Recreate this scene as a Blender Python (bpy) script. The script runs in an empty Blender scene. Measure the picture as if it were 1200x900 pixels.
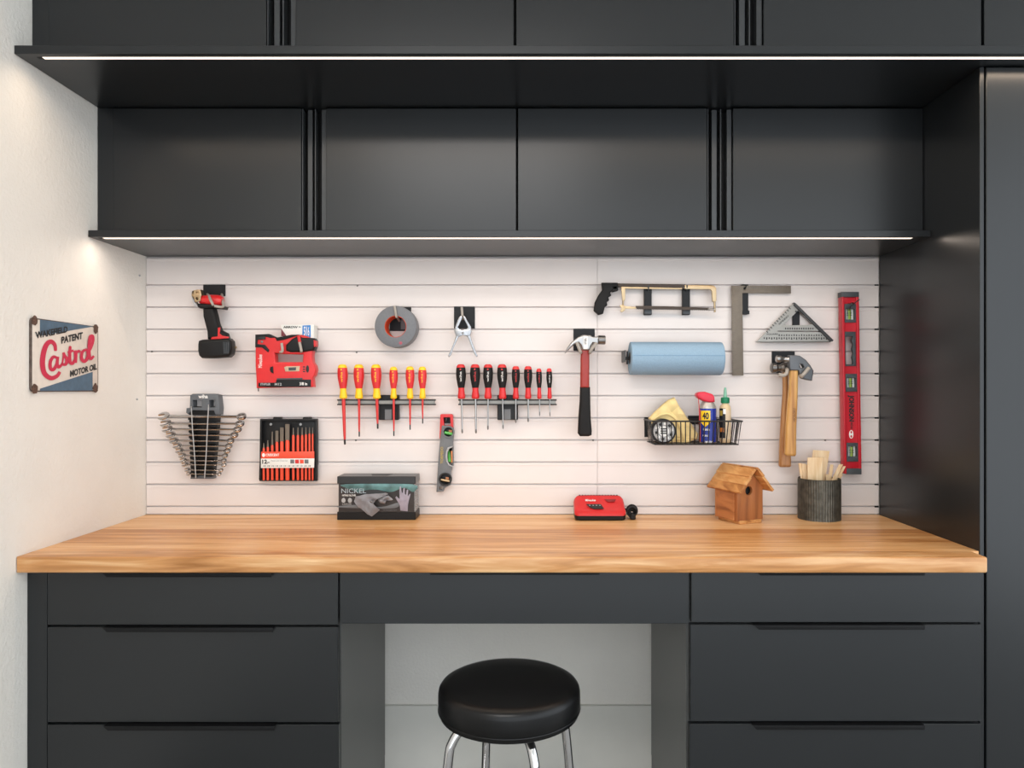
import bpy, bmesh, math, random
from mathutils import Vector, Matrix
random.seed(7)
SC = bpy.context.scene
COL = SC.collection

# ------------------------------------------------------------------ camera, world, lights, exposure
CAM_DIST, CAM_H, FOC = 2.519, 1.367, 853.0      # metres from slat wall, metres above floor, focal length in 1200-px frames
VX, VY = 625.0, 455.0                           # where the view axis meets the photograph
cam_data = bpy.data.cameras.new('camera')
cam = bpy.data.objects.new('camera', cam_data); COL.objects.link(cam)
cam.location = (0, -CAM_DIST, CAM_H); cam.rotation_euler = (math.pi/2, 0, 0)
cam_data.sensor_width = 36; cam_data.lens = FOC/1200*36
cam_data.shift_x = -(VX-600)/1200; cam_data.shift_y = (VY-450)/1200
SC.camera = cam

world = bpy.data.worlds.new('daylight'); SC.world = world; world.use_nodes = True
wb = world.node_tree.nodes['Background']
wb.inputs['Color'].default_value = (0.88, 0.94, 1.0, 1); wb.inputs['Strength'].default_value = 2.5

def area_light(name, loc, rot, sx, sy, power, color):
    l = bpy.data.lights.new(name, 'AREA'); l.shape = 'RECTANGLE'; l.size = sx; l.size_y = sy
    l.energy = power; l.color = color
    o = bpy.data.objects.new(name, l); COL.objects.link(o); o.location = loc; o.rotation_euler = rot
    return o
area_light('overhead_fill_light', (-0.35, -2.7, 2.82), (0, 0, 0), 1.3, 0.5, 32, (1.0, 0.97, 0.95))  # fill light added overhead behind the camera, no fixture in view
LED_UPPER, LED_LOWER, LED_WARM, LED_SOFT = 5.6, 3.3, (1.0, .78, .58), (1.0, .84, .71)

vs = SC.view_settings
vs.view_transform = 'Standard'; vs.look = 'None'; vs.gamma = 1.0; vs.use_curve_mapping = False
vs.exposure = 0.0

# ------------------------------------------------------------------ helpers
def P(px, py, d=0.0):
    """world point d metres in front of the slat wall that the photograph shows at (px, py)"""
    s = (CAM_DIST-d)/FOC
    return Vector(((px-VX)*s, -d, CAM_H-(py-VY)*s))
def S(d=0.0): return (CAM_DIST-d)/FOC
def lin(c):
    if isinstance(c, str):
        c = [int(c[i:i+2], 16)/255 for i in (0, 2, 4)]
        return tuple(v/12.92 if v <= .04045 else ((v+.055)/1.055)**2.4 for v in c)+(1,)
    return tuple(c)+(1,)

MATS = {}
def mat(name, col, rough=.5, metal=0., var=.08, vscale=30., bump=0., bscale=200., spec=.5, coat=0., alpha=1., trans=0., stretch=(1, 1, 1)):
    if name in MATS: return MATS[name]
    m = bpy.data.materials.new(name); m.use_nodes = True
    nt = m.node_tree; b = nt.nodes['Principled BSDF']
    N = lambda t: nt.nodes.new(t); L = nt.links.new
    tc = N('ShaderNodeTexCoord'); mp = N('ShaderNodeMapping'); mp.inputs['Scale'].default_value = stretch
    L(tc.outputs['Object'], mp.inputs['Vector'])
    c = lin(col)
    nz = N('ShaderNodeTexNoise'); nz.inputs['Scale'].default_value = vscale; nz.inputs['Detail'].default_value = 4
    L(mp.outputs[0], nz.inputs['Vector'])
    cr = N('ShaderNodeValToRGB')
    cr.color_ramp.elements[0].position = .3; cr.color_ramp.elements[1].position = .7
    cr.color_ramp.elements[0].color = tuple(max(0, v*(1-var)) for v in c[:3])+(1,)
    cr.color_ramp.elements[1].color = tuple(min(1, v*(1+var)) for v in c[:3])+(1,)
    L(nz.outputs['Fac'], cr.inputs['Fac']); L(cr.outputs['Color'], b.inputs['Base Color'])
    b.inputs['Roughness'].default_value = rough; b.inputs['Metallic'].default_value = metal
    b.inputs['Specular IOR Level'].default_value = spec; b.inputs['Coat Weight'].default_value = coat
    b.inputs['Alpha'].default_value = alpha; b.inputs['Transmission Weight'].default_value = trans
    if bump:
        n2 = N('ShaderNodeTexNoise'); n2.inputs['Scale'].default_value = bscale; n2.inputs['Detail'].default_value = 3
        L(mp.outputs[0], n2.inputs['Vector'])
        bp = N('ShaderNodeBump'); bp.inputs['Strength'].default_value = bump; bp.inputs['Distance'].default_value = .002
        L(n2.outputs['Fac'], bp.inputs['Height']); L(bp.outputs['Normal'], b.inputs['Normal'])
    MATS[name] = m
    return m
def wood(name, dark, mid, light, grain=(1, 14, 14), scale=4., rough=.4, rnd=.25, spec=.5):
    if name in MATS: return MATS[name]
    m = bpy.data.materials.new(name); m.use_nodes = True
    nt = m.node_tree; b = nt.nodes['Principled BSDF']; N = lambda t: nt.nodes.new(t); L = nt.links.new
    tc = N('ShaderNodeTexCoord'); mp = N('ShaderNodeMapping'); mp.inputs['Scale'].default_value = grain
    oi = N('ShaderNodeObjectInfo')
    off = N('ShaderNodeVectorMath'); off.operation = 'ADD'
    mul = N('ShaderNodeMath'); mul.operation = 'MULTIPLY'; mul.inputs[1].default_value = 37.
    L(oi.outputs['Random'], mul.inputs[0])
    L(tc.outputs['Object'], off.inputs[0]); L(mul.outputs[0], off.inputs[1]); L(off.outputs[0], mp.inputs['Vector'])
    n1 = N('ShaderNodeTexNoise'); n1.inputs['Scale'].default_value = scale; n1.inputs['Detail'].default_value = 6; n1.inputs['Distortion'].default_value = .6
    L(mp.outputs[0], n1.inputs['Vector'])
    ad = N('ShaderNodeMath'); ad.operation = 'MULTIPLY_ADD'; ad.inputs[1].default_value = rnd; L(oi.outputs['Random'], ad.inputs[0])
    L(n1.outputs['Fac'], ad.inputs[2])
    sb = N('ShaderNodeMath'); sb.operation = 'SUBTRACT'; sb.inputs[1].default_value = rnd/2; L(ad.outputs[0], sb.inputs[0])
    cr = N('ShaderNodeValToRGB'); e = cr.color_ramp.elements
    e[0].position = .28; e[0].color = lin(dark); e[1].position = .74; e[1].color = lin(light)
    k = e.new(.5); k.color = lin(mid)
    L(sb.outputs[0], cr.inputs['Fac']); L(cr.outputs['Color'], b.inputs['Base Color'])
    b.inputs['Roughness'].default_value = rough; b.inputs['Specular IOR Level'].default_value = spec
    bp = N('ShaderNodeBump'); bp.inputs['Strength'].default_value = .15; bp.inputs['Distance'].default_value = .001
    L(n1.outputs['Fac'], bp.inputs['Height']); L(bp.outputs['Normal'], b.inputs['Normal'])
    MATS[name] = m
    return m
def emit(name, col, strength):
    m = bpy.data.materials.new(name); m.use_nodes = True
    b = m.node_tree.nodes['Principled BSDF']
    b.inputs['Base Color'].default_value = (0.9, 0.9, 0.9, 1)
    b.inputs['Emission Color'].default_value = tuple(col)+(1,); b.inputs['Emission Strength'].default_value = strength
    return m

def new(): return bmesh.new()
def box(bm, lo, hi, bevel=0., seg=1):
    t = bmesh.new(); bmesh.ops.create_cube(t, size=1)
    lo, hi = Vector(lo), Vector(hi)
    for v in t.verts: v.co = Vector(((lo[i]+hi[i])/2+v.co[i]*(hi[i]-lo[i])) for i in range(3))
    if bevel: bmesh.ops.bevel(t, geom=t.edges[:], offset=bevel, segments=seg, affect='EDGES', profile=.5)
    return merge(bm, t)
def merge(bm, t):
    me = bpy.data.meshes.new('tmp'); t.to_mesh(me); t.free(); bm.from_mesh(me); bpy.data.meshes.remove(me)
    return bm
def obox(bm, c, ax, ay, az, bevel=0.):
    """box with centre c and half-axes ax, ay, az"""
    t = bmesh.new(); bmesh.ops.create_cube(t, size=2)
    M = Matrix((ax, ay, az)).transposed()
    sz = (ax.length, ay.length, az.length)
    for v in t.verts: v.co = Vector((v.co.x*sz[0], v.co.y*sz[1], v.co.z*sz[2]))
    if bevel: bmesh.ops.bevel(t, geom=t.edges[:], offset=bevel, segments=1, affect='EDGES')
    R = Matrix((ax.normalized(), ay.normalized(), az.normalized())).transposed()
    for v in t.verts: v.co = R @ v.co + c
    bmesh.ops.recalc_face_normals(t, faces=t.faces[:])
    return merge(bm, t)
def catmull(pts, n=6, closed=False):
    pts = [Vector(p) for p in pts]; out = []; N = len(pts)
    rng = range(N) if closed else range(N-1)
    for i in rng:
        g = (lambda k: pts[k % N]) if closed else (lambda k: pts[max(0, min(N-1, k))])
        p0, p1, p2, p3 = g(i-1), g(i), g(i+1), g(i+2)
        for k in range(n):
            t = k/n
            out.append(.5*((2*p1)+(p2-p0)*t+(2*p0-5*p1+4*p2-p3)*t*t+(3*p1-p0-3*p2+p3)*t**3))
    if not closed: out.append(pts[-1])
    return out
def tube(bm, pts, r, n=10, closed=False, flat=1.0):
    pts = [Vector(p) for p in pts]; N = len(pts)
    rs = r if isinstance(r, (list, tuple)) else [r]*N
    rings = []; up = None
    for i, p in enumerate(pts):
        a = pts[(i-1) % N] if closed else pts[max(0, i-1)]
        b = pts[(i+1) % N] if closed else pts[min(N-1, i+1)]
        t = (b-a).normalized()
        if up is None:
            up = t.orthogonal().normalized()
        up = (up-t*up.dot(t)).normalized(); side = t.cross(up)
        rings.append([bm.verts.new(p+rs[i]*(math.cos(2*math.pi*k/n)*up+flat*math.sin(2*math.pi*k/n)*side)) for k in range(n)])
    for i in range(N if closed else N-1):
        A, B = rings[i], rings[(i+1) % N]
        for k in range(n): bm.faces.new((A[k], A[(k+1) % n], B[(k+1) % n], B[k]))
    if not closed:
        bm.faces.new(rings[0][::-1]); bm.faces.new(rings[-1])
    bmesh.ops.recalc_face_normals(bm, faces=bm.faces[:])
    return bm
def lathe(bm, base, axis, prof, n=24, closed=False):
    """prof: (radius, distance along axis)"""
    axis = Vector(axis).normalized(); u = axis.orthogonal().normalized(); w = axis.cross(u); base = Vector(base)
    rings = []
    for r, t in prof:
        r = max(r, 1e-5)
        rings.append([bm.verts.new(base+axis*t+r*(math.cos(2*math.pi*k/n)*u+math.sin(2*math.pi*k/n)*w)) for k in range(n)])
    M = len(rings)
    for i in range(M if closed else M-1):
        A, B = rings[i], rings[(i+1) % M]
        for k in range(n): bm.faces.new((A[k], A[(k+1) % n], B[(k+1) % n], B[k]))
    if not closed:
        bm.faces.new(rings[0][::-1]); bm.faces.new(rings[-1])
    bmesh.ops.recalc_face_normals(bm, faces=bm.faces[:])
    return bm
def curve_bm(splines, thick, bevel):
    cu = bpy.data.curves.new('c', 'CURVE'); cu.dimensions = '2D'; cu.fill_mode = 'BOTH'
    bevel = min(bevel, thick*.49)
    cu.extrude = thick/2-bevel; cu.bevel_depth = bevel; cu.bevel_resolution = 1 if bevel < .004 else 3; cu.offset = -bevel
    for pts in splines:
        s = cu.splines.new('POLY'); s.points.add(len(pts)-1); s.use_cyclic_u = True
        for q, p in zip(s.points, pts): q.co = (p[0], p[1], 0, 1)
    o = bpy.data.objects.new('c', cu)
    me = bpy.data.meshes.new_from_object(o)
    bm = bmesh.new(); bm.from_mesh(me)
    bpy.data.objects.remove(o); bpy.data.curves.remove(cu); bpy.data.meshes.remove(me)
    bmesh.ops.remove_doubles(bm, verts=bm.verts[:], dist=1e-6)
    return bm
def plate(bm, pts, d, thick, holes=(), bevel=.001, smooth=0, org=None, k=1.0):
    """outline traced at distance d from the slat wall, given a real thickness behind that plane. org/k: measure in an enlarged crop"""
    def cv(l, sm):
        if org: l = [(org[0]+x/k, org[1]+y/k) for x, y in l]
        l = [(P(x, y, d).x, P(x, y, d).z, 0) for x, y in l]
        return catmull(l, smooth, True) if (sm and smooth) else [Vector(q) for q in l]
    t = curve_bm([cv(pts, True)]+[cv(h, True) for h in holes], thick, bevel)
    for v in t.verts: v.co = Vector((v.co.x, -v.co.z-d+thick/2, v.co.y))
    return merge(bm, t)
def circ(cx, cy, rx, ry=None, n=24, a0=0, a1=360):
    ry = ry or rx
    full = a1-a0 >= 360
    return [(cx+rx*math.cos(math.radians(a0+(a1-a0)*i/(n if full else n-1))), cy+ry*math.sin(math.radians(a0+(a1-a0)*i/(n if full else n-1)))) for i in range(n)]

def fin(name, bm, m, parent=None, smooth=True, base=None):
    """link a bmesh given in world coordinates as ONE object; children take their parent's frame"""
    me = bpy.data.meshes.new(name)
    off = Vector(base) if base is not None else (WORLD_LOC[parent.name] if parent else Vector((0, 0, 0)))
    for v in bm.verts: v.co -= off
    bm.to_mesh(me); bm.free()
    me.materials.append(m)
    if smooth:
        me.shade_smooth(); me.set_sharp_from_angle(angle=math.radians(35))
    o = bpy.data.objects.new(name, me); COL.objects.link(o)
    if parent: o.parent = parent
    elif base is not None: o.location = off
    WORLD_LOC[o.name] = off
    return o
WORLD_LOC = {}
def thing(name, label, cat, loc=(0, 0, 0), group=None):
    o = bpy.data.objects.new(name, None); COL.objects.link(o); o.empty_display_size = .05
    o.location = loc; o['label'] = label; o['category'] = cat
    if group: o['group'] = group
    WORLD_LOC[o.name] = Vector(loc)
    return o
def tag(o, label, cat, group=None):
    o['label'] = label; o['category'] = cat
    if group: o['group'] = group
    return o
def struct(o): o['kind'] = 'structure'; return o

def text_geo(s, weight=0.0):
    cu = bpy.data.curves.new('t', 'FONT'); cu.body = s; cu.resolution_u = 3; cu.offset = weight
    o = bpy.data.objects.new('t', cu); me = bpy.data.meshes.new_from_object(o)
    vs_ = [v.co.copy() for v in me.vertices]; fs = [tuple(p.vertices) for p in me.polygons]
    bpy.data.objects.remove(o); bpy.data.curves.remove(cu); bpy.data.meshes.remove(me)
    x0 = min(v.x for v in vs_); x1 = max(v.x for v in vs_); y0 = min(v.y for v in vs_); y1 = max(v.y for v in vs_)
    return [((v.x-x0)/(x1-x0), (v.y-y0)/(y1-y0)) for v in vs_], fs
def decal(name, s, quad, m, parent, weight=0.02):
    BL, BR, TR, TL = [Vector(q) for q in quad]
    vs_, fs = text_geo(s, weight); bm = new()
    vv = [bm.verts.new((BL*(1-u)+BR*u)*(1-v)+(TL*(1-u)+TR*u)*v) for u, v in vs_]
    for f in fs:
        try: bm.faces.new([vv[i] for i in f])
        except ValueError: pass
    return fin(name, bm, m, parent, smooth=False)
def ptext(parent, s, x0, y0, x1, y1, d, m, rot=0, name='lettering', weight=.02):
    if rot == 0: q = ((x0, y1), (x1, y1), (x1, y0), (x0, y0))
    elif rot == 90: q = ((x1, y1), (x1, y0), (x0, y0), (x0, y1))
    else: q = ((x0, y0), (x0, y1), (x1, y1), (x1, y0))
    return decal(name, s, [P(a, b, d) for a, b in q], m, parent, weight)

# ------------------------------------------------------------------ materials
M_cab = mat('charcoal_paint', (.0095, .0110, .0125), .30, var=.05, vscale=3, spec=.5)
M_cab_in = mat('carcass_painted_sheen', (.055, .056, .054), .32, var=.05, vscale=3)  # charcoal paint made lighter: grazing reflection of the wall put into the colour
M_pull = mat('black_anodised', (.006, .006, .0065), .5, var=.05, spec=.2)
M_pull2 = mat('grey_anodised', (.05, .053, .056), .3, metal=.3, var=.05)
M_wall = mat('textured_drywall', 'E6E2DA', .75, var=.02, vscale=6, bump=.9, bscale=110)
M_stem = mat('painted_concrete', 'D8D6CE', .7, var=.03, vscale=8, bump=.08, bscale=60)
M_ceil = mat('ceiling_paint', 'E8E6E0', .8, var=.02)
M_floor = mat('epoxy_floor', '8C8B87', .45, var=.15, vscale=60)
M_slat = mat('slat_vinyl', 'E3DBD7', .42, var=.015, vscale=8)
M_slatback = mat('slat_channel', 'DAD3D2', .6, var=.02)
M_top = wood('butcher_block', 'B57840', 'D49C62', 'E6B884', grain=(.8, 9, 9), scale=3.0, rough=.36, rnd=.42)
M_edge = wood('butcher_block_edge', '98622F', 'C48C56', 'E4BC8C', grain=(1.0, 7, 11), scale=3.4, rough=.32, rnd=.0)
M_black = mat('black_plastic', (.007, .007, .0075), .42, var=.15, spec=.3)
M_blackrub = mat('black_rubber', (.009, .0085, .0085), .6, var=.2, spec=.25, bump=.2, bscale=900)
M_hook = mat('hook_black', (.010, .011, .013), .45, var=.1, spec=.25)
M_peg = mat('grey_vinyl_peg', 'A29B92', .5, var=.05)
M_red = mat('tool_red', (.62, .02, .022), .35, var=.06)
M_red2 = mat('level_red', (.50, .008, .02), .35, var=.06)
M_orange = mat('orange_paint', (.78, .075, .03), .4, var=.06)
M_yellow = mat('tool_yellow', (.90, .55, .01), .38, var=.05)
M_steel = mat('steel', (.40, .39, .38), .3, metal=1., var=.06)
M_chrome = mat('chrome', (.62, .62, .63), .07, metal=1., var=.02)
M_dsteel = mat('dark_steel', (.22, .21, .20), .35, metal=1., var=.1)
M_brass = mat('brass', (.44, .33, .20), .34, metal=1., var=.08)
M_brown = mat('brown_metal', (.05, .035, .026), .4, metal=.5, var=.15)
M_grey = mat('grey_plastic', '6A6C6E', .5, var=.06)
M_lgrey = mat('light_grey_plastic', 'A8A8A8', .5, var=.06)
M_dgrey = mat('dark_grey_plastic', '3D4246', .5, var=.08)
M_tape = mat('duct_tape_grey', '6A6C70', .5, var=.06, vscale=120)
M_blue_paper = mat('blue_shop_towel', '86A2B8', .85, var=.06, vscale=300, bump=.4, bscale=350)
M_bluec = mat('sign_blue', '4B6478', .5, var=.12, vscale=60)
M_cream = mat('sign_cream', 'D9CFC3', .5, var=.06, vscale=40)
M_rust = mat('rusty_edge', '54463E', .7, var=.4, vscale=80)
M_crim = mat('crimson_ink', 'C42848', .5, var=.05)
M_ink = mat('black_ink', (.012, .012, .012), .5, var=.02)
M_inkw = mat('white_ink', 'F0EEEA', .5, var=.02)
M_inkr = mat('red_ink', (.6, .03, .03), .5, var=.02)
M_inkg = mat('gold_ink', 'B59A3C', .5, var=.02)
M_wgreen = mat('vial_green', (.22, .34, .03), .15, var=.1, coat=.5)
M_vgreen = mat('vial_bright_green', (.08, .42, .06), .15, var=.1, coat=.5)
M_vorange = mat('vial_orange', (.55, .20, .06), .3, var=.15)
M_white = mat('white_plastic', 'E2E2DC', .4, var=.03)
M_vinyl = mat('black_vinyl', (.004, .004, .0043), .30, var=.1, bump=.03, bscale=400, spec=.3)
M_cedar = wood('cedar', '7E4A28', 'A8683A', 'BE804C', grain=(9, 9, 1.5), scale=3, rough=.55, rnd=.3)
M_cedar2 = wood('cedar_crosscut', '8A5028', 'B06E3C', 'C4854E', grain=(3, 3, 12), scale=3, rough=.55, rnd=.3)
M_roofw = wood('cedar_roof', '9A5E2C', 'C88C50', 'E0AC6E', grain=(14, 2, 14), scale=3, rough=.55, rnd=.35)
M_hick = wood('hickory_handle', 'A06A34', 'C4914E', 'D8AC6A', grain=(30, 30, 2), scale=3, rough=.4, rnd=.2)
M_hick2 = wood('dark_hickory_handle', '8C5A2E', 'AC7848', 'C0905C', grain=(30, 30, 2), scale=3, rough=.4, rnd=.1)
M_pine = wood('pine_shim', 'CFA878', 'E4C498', 'F0D8B4', grain=(40, 40, 3), scale=3, rough=.6, rnd=.3)
M_galv = mat('aged_galvanised', '5A5850', .45, metal=.6, var=.4, vscale=50, bump=.2, bscale=120)
M_cloth = mat('chamois_yellow', 'E2CB90', .9, var=.08, vscale=25, bump=.4, bscale=80)
M_glove = mat('glove_grey', 'B4B3B8', .55, var=.1, vscale=40)
M_alu = mat('machined_aluminium', '8A8A86', .45, metal=.35, var=.08)
M_sq = mat('steel_square', '72685C', .45, metal=.4, var=.08, vscale=60)
M_wire = mat('black_wire', (.012, .012, .012), .4, var=.05)
M_led = emit('warm_led', (1.0, .82, .66), 1.4)

# ------------------------------------------------------------------ room shell
XL = -454*S(0)            # left wall plane
XR = 1.197                # tall cabinet side plane
ZTOP = .93                # worktop surface
bm = box(new(), (XL-.12, .018, 0), (3.2, .15, 2.9)); struct(fin('wall_back', bm, M_wall))
bm = box(new(), (XL-.12, -4.6, 0), (XL, .018, 2.9)); struct(fin('wall_left', bm, M_wall))
bm = box(new(), (XL-.12, -4.6, -.1), (3.2, .15, 0)); struct(fin('floor', bm, M_floor))
bm = box(new(), (XL-.12, -4.6, 2.9), (3.2, .15, 3.0)); struct(fin('ceiling', bm, M_ceil))
# concrete stem wall showing below the drywall in the knee space
bm = box(new(), (-.90, .006, 0), (.80, .0185, CAM_H-373*S(0)), .002); struct(fin('trim_1', bm, M_stem))

# ------------------------------------------------------------------ slat wall
sw = thing('slatwall', 'white horizontal slat wall panel behind the hanging tools above the wooden worktop', 'wall panel', (0, .018, ZTOP))
bm = box(new(), (XL+.001, .009, ZTOP+.001), (XR-.002, .0178, 1.822)); fin('backing', bm, M_slatback, sw, smooth=False)
pitch = 25.95*S(0); z0 = CAM_H-(333.3-VY)*S(0)
xs = P(700, 0).x
rows = [(z0, 1.8215)]+[(z0-pitch*(k+1), z0-pitch*k) for k in range(10)]+[(ZTOP+.001, z0-pitch*10)]
for (za, zb) in rows:
    for xa, xb in ((XL+.0015, xs-.0006), (xs+.0006, XR-.0025)):
        b = new(); zt = zb-.0042
        prof = [(.0092, za), (.0012, za), (0, za+.0012), (0, zt-.0105), (-.0012, zt-.0098), (-.0012, zt-.001), (0, zt), (.0092, zt)]
        if zb-za < .05: prof = [(.0092, za), (.0012, za), (0, za+.0012), (0, zt-.001), (.001, zt), (.0092, zt)]
        A = [b.verts.new((xa, y, z)) for y, z in prof]; B = [b.verts.new((xb, y, z)) for y, z in prof]
        n = len(prof)
        for i in range(n): b.faces.new((A[i], B[i], B[(i+1) % n], A[(i+1) % n]))
        b.faces.new(A[::-1]); b.faces.new(B)
        bmesh.ops.recalc_face_normals(b, faces=b.faces[:])
        fin('slat', b, M_slat, sw, smooth=False)
for k in range(11):
    z = z0-pitch*k
    fin('slot_end_shade', box(new(), (XR-.016, -.0012, z-.0056), (XR-.0022, .002, z+.0002), .0004), M_black, sw)  # black blocks put in for the shade inside the open slot ends
for px, py in ((418, 413), (417, 516), (695, 516), (967, 516), (178, 412), (419, 335)):
    q = P(px, py); fin('screw', lathe(new(), q+Vector((0, .002, 0)), (0, -1, 0), [(.0035, 0), (.0035, .003), (.002, .0042)], 10), M_dsteel, sw)

# ------------------------------------------------------------------ base cabinets and worktop
FD = .594; fs = S(FD)
def fx(px): return (px-VX)*fs
def fz(py): return CAM_H-(py-VY)*fs
def drawer(root, x0, x1, y0, y1, h0, h1):
    za, zb = fz(y1), min(fz(y0), ZTOP-.044)
    dr = fin('drawer', box(new(), (fx(x0), -FD, za), (fx(x1), -FD+.019, zb), .0012), M_cab, root)
    b = new()
    t = curve_bm([[(fx(h0), zb+.0025), (fx(h1), zb+.0025), (fx(h1)-.001, zb-.009), (fx(h0)+.012, zb-.009)]], .0025, .0004)
    for v in t.verts: v.co = Vector((v.co.x, -FD-.012-v.co.z, v.co.y))
    merge(b, t)
    box(b, (fx(h0)+.001, -FD-.012, zb+.0008), (fx(h1)-.001, -FD+.015, zb+.0026))
    fin('edge_pull', b, M_pull, dr)
def base_unit(label, xa, xb, drawers, filler=None, loc=None):
    r = thing('drawer_cabinet', label, 'cabinet', (xa, -FD, 0), 'charcoal base cabinets')
    fin('carcass', box(new(), (xa, -FD+.0195, .10), (xb, -.001, ZTOP-.0425)), M_cab_in, r, smooth=False)
    fin('toe_kick', box(new(), (xa+.001, -FD+.07, 0), (xb-.001, -.001, .0998)), M_cab, r, smooth=False)
    if filler: fin('filler_strip', box(new(), (fx(filler[0])+.0006, -FD+.002, .10), (fx(filler[1])-.001, -FD+.0192, ZTOP-.044), .0008), M_cab, r)
    for dd in drawers: drawer(r, *dd)
    return r
base_unit('left charcoal cabinet of three drawers under the worktop beside the left wall', XL+.001, -.513,
          [(55.5, 396, 671, 732.5, 123, 320), (55.5, 396, 735, 846.5, 123, 322), (55.5, 397, 849.5, 960, 124, 324), (55.5, 397, 963, 1012, 124, 324)], filler=(31, 55))
base_unit('right charcoal cabinet of three drawers under the worktop beside the tall cabinet', .408, fx(1150.5)+.001,
          [(810, 1150, 669, 729.5, 884, 1081), (809, 1150, 732, 845.5, 882, 1081), (808, 1150, 848.5, 960, 880, 1081), (808, 1150, 963, 1012, 880, 1081)])
kd = thing('knee_drawer', 'wide shallow charcoal drawer bridging the knee space above the black stool', 'drawer', (0, -FD, fz(731)))
fin('drawer_box', box(new(), (-.511, -FD+.0195, fz(729)), (.406, -.05, ZTOP-.0425)), M_cab_in, kd, smooth=False)
b_ = box(new(), (fx(398), -FD, fz(731)), (fx(807.5), -FD+.019, ZTOP-.044), .0012)
dr = fin('drawer_front', b_, M_cab, kd)
b_ = box(new(), (fx(505), -FD-.012, ZTOP-.0535), (fx(702), -FD-.0095, ZTOP-.0425)); box(b_, (fx(505), -FD-.0095, ZTOP-.0436), (fx(702), -FD+.01, ZTOP-.0425))
fin('edge_pull', b_, M_pull, dr)

wt = thing('worktop', 'thick light butcher block worktop of glued planks running wall to cabinet', 'worktop', (0, -.635, ZTOP-.042))
ds = [.0015, .062, .128, .190, .262, .325, .398, .462, .520, .5662]
for a, c in zip(ds[:-1], ds[1:]):
    fin('plank', box(new(), (XL+.0008, -c+.0001, ZTOP-.042), (XR-.002, -a-.0001, ZTOP), .0004), M_top, wt, smooth=False)
b_ = new()
t = bmesh.new(); bmesh.ops.create_cube(t, size=1)
lo, hi = Vector((XL+.0008, -.635, ZTOP-.042)), Vector((P(1158, 0, .635).x, -.5664, ZTOP))
for v in t.verts: v.co = Vector(((lo[i]+hi[i])/2+v.co[i]*(hi[i]-lo[i])) for i in range(3))
ed = [e for e in t.edges if all(v.co.y < -.6 for v in e.verts) or (all(v.co.x > 1 for v in e.verts) and abs(e.verts[0].co.z-e.verts[1].co.z) < .01)]
bmesh.ops.bevel(t, geom=ed, offset=.006, segments=3, affect='EDGES', profile=.5)
merge(b_, t); fin('plank', b_, M_edge, wt)

# ------------------------------------------------------------------ upper cabinets, light shelves, tall cabinet
LS_D, LS_Z = .329, 1.8225     # lower light shelf: depth, underside
US_D, US_Z = .641, 2.2300     # upper light shelf
def wall_row(d, zb, zt, units, group, name, labels):
    s = S(d); X = lambda px: (px-VX)*s
    for (xa, xb, doors, pulls, fillers), lab in zip(units, labels):
        r = thing(name, lab, 'cabinet', (xa, -d, zb), group)
        fin('carcass', box(new(), (xa, -d+.0465, zb), (xb, -.001, zt)), M_pull, r, smooth=False)
        for (a, c) in fillers:
            fin('filler_strip', box(new(), (max(X(a), xa+.0004), -d+.004, zb+.0005), (min(X(c), xb-.0004), -d+.046, zt-.0005)), M_cab, r)
        for i, (a, c) in enumerate(doors):
            dr = fin('door', box(new(), (X(a), -d, zb+.002), (min(X(c), xb-.0005), -d+.019, zt-.003), .0010), M_cab, r)
            if pulls:
                g0, g1 = pulls                  # the dark channel between the two doors
                w = X(g1)-X(g0)
                if i == 0: a0 = X(g0)+.0006; strips = [(a0, a0+.003, .002, .044), (a0+.20*w, a0+.40*w, .012, .040)]
                else: a0 = X(g1)-.0006; strips = [(a0-.19*w, a0, .010, .040), (a0-.47*w, a0-.42*w, .006, .040)]
                for (p, q, y0, y1) in strips:
                    fin('edge_pull', box(new(), (p, -d+y0, zb+.002), (q, -d+y1, zt-.003), .0006), M_pull2, dr)
d1 = .285; s1 = S(d1)
mid = (606-VX)*s1
wall_row(d1, LS_Z+.0205, US_Z-.0012,
         [(XL+.001, mid-.0005, [(133, 353), (382, 604.8)], (353.5, 381.5), [(112, 132.5)]), (mid+.0005, XR-.002, [(607, 828.5), (859, 1082)], (829, 858.5), [(1083, 1096)])],
         'lower row of charcoal wall cabinets', 'wall_cabinet',
         ['left two-door charcoal wall cabinet in the lower row, beside the white wall', 'right two-door charcoal wall cabinet in the lower row, beside the tall cabinet'])
d2 = .577; s2 = S(d2)
m1 = (603.5-VX)*s2; m2 = (1151.5-VX)*s2
wall_row(d2, US_Z+.0235, 2.72,
         [(XL+.001, m1-.0005, [(57, 312), (346.5, 602)], (312.5, 346), [(35, 56.5)]), (m1+.0005, m2-.0005, [(605, 860), (895, 1150)], (860.5, 894.5), []), (m2+.0005, 2.0, [(1153.5, 1500)], None, [])],
         'top row of charcoal overhead cabinets', 'overhead_cabinet',
         ['left two-door overhead cabinet in the top row, beside the white wall', 'middle two-door overhead cabinet in the top row, right of centre', 'overhead cabinet at the top right above the tall cabinet door'])

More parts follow.
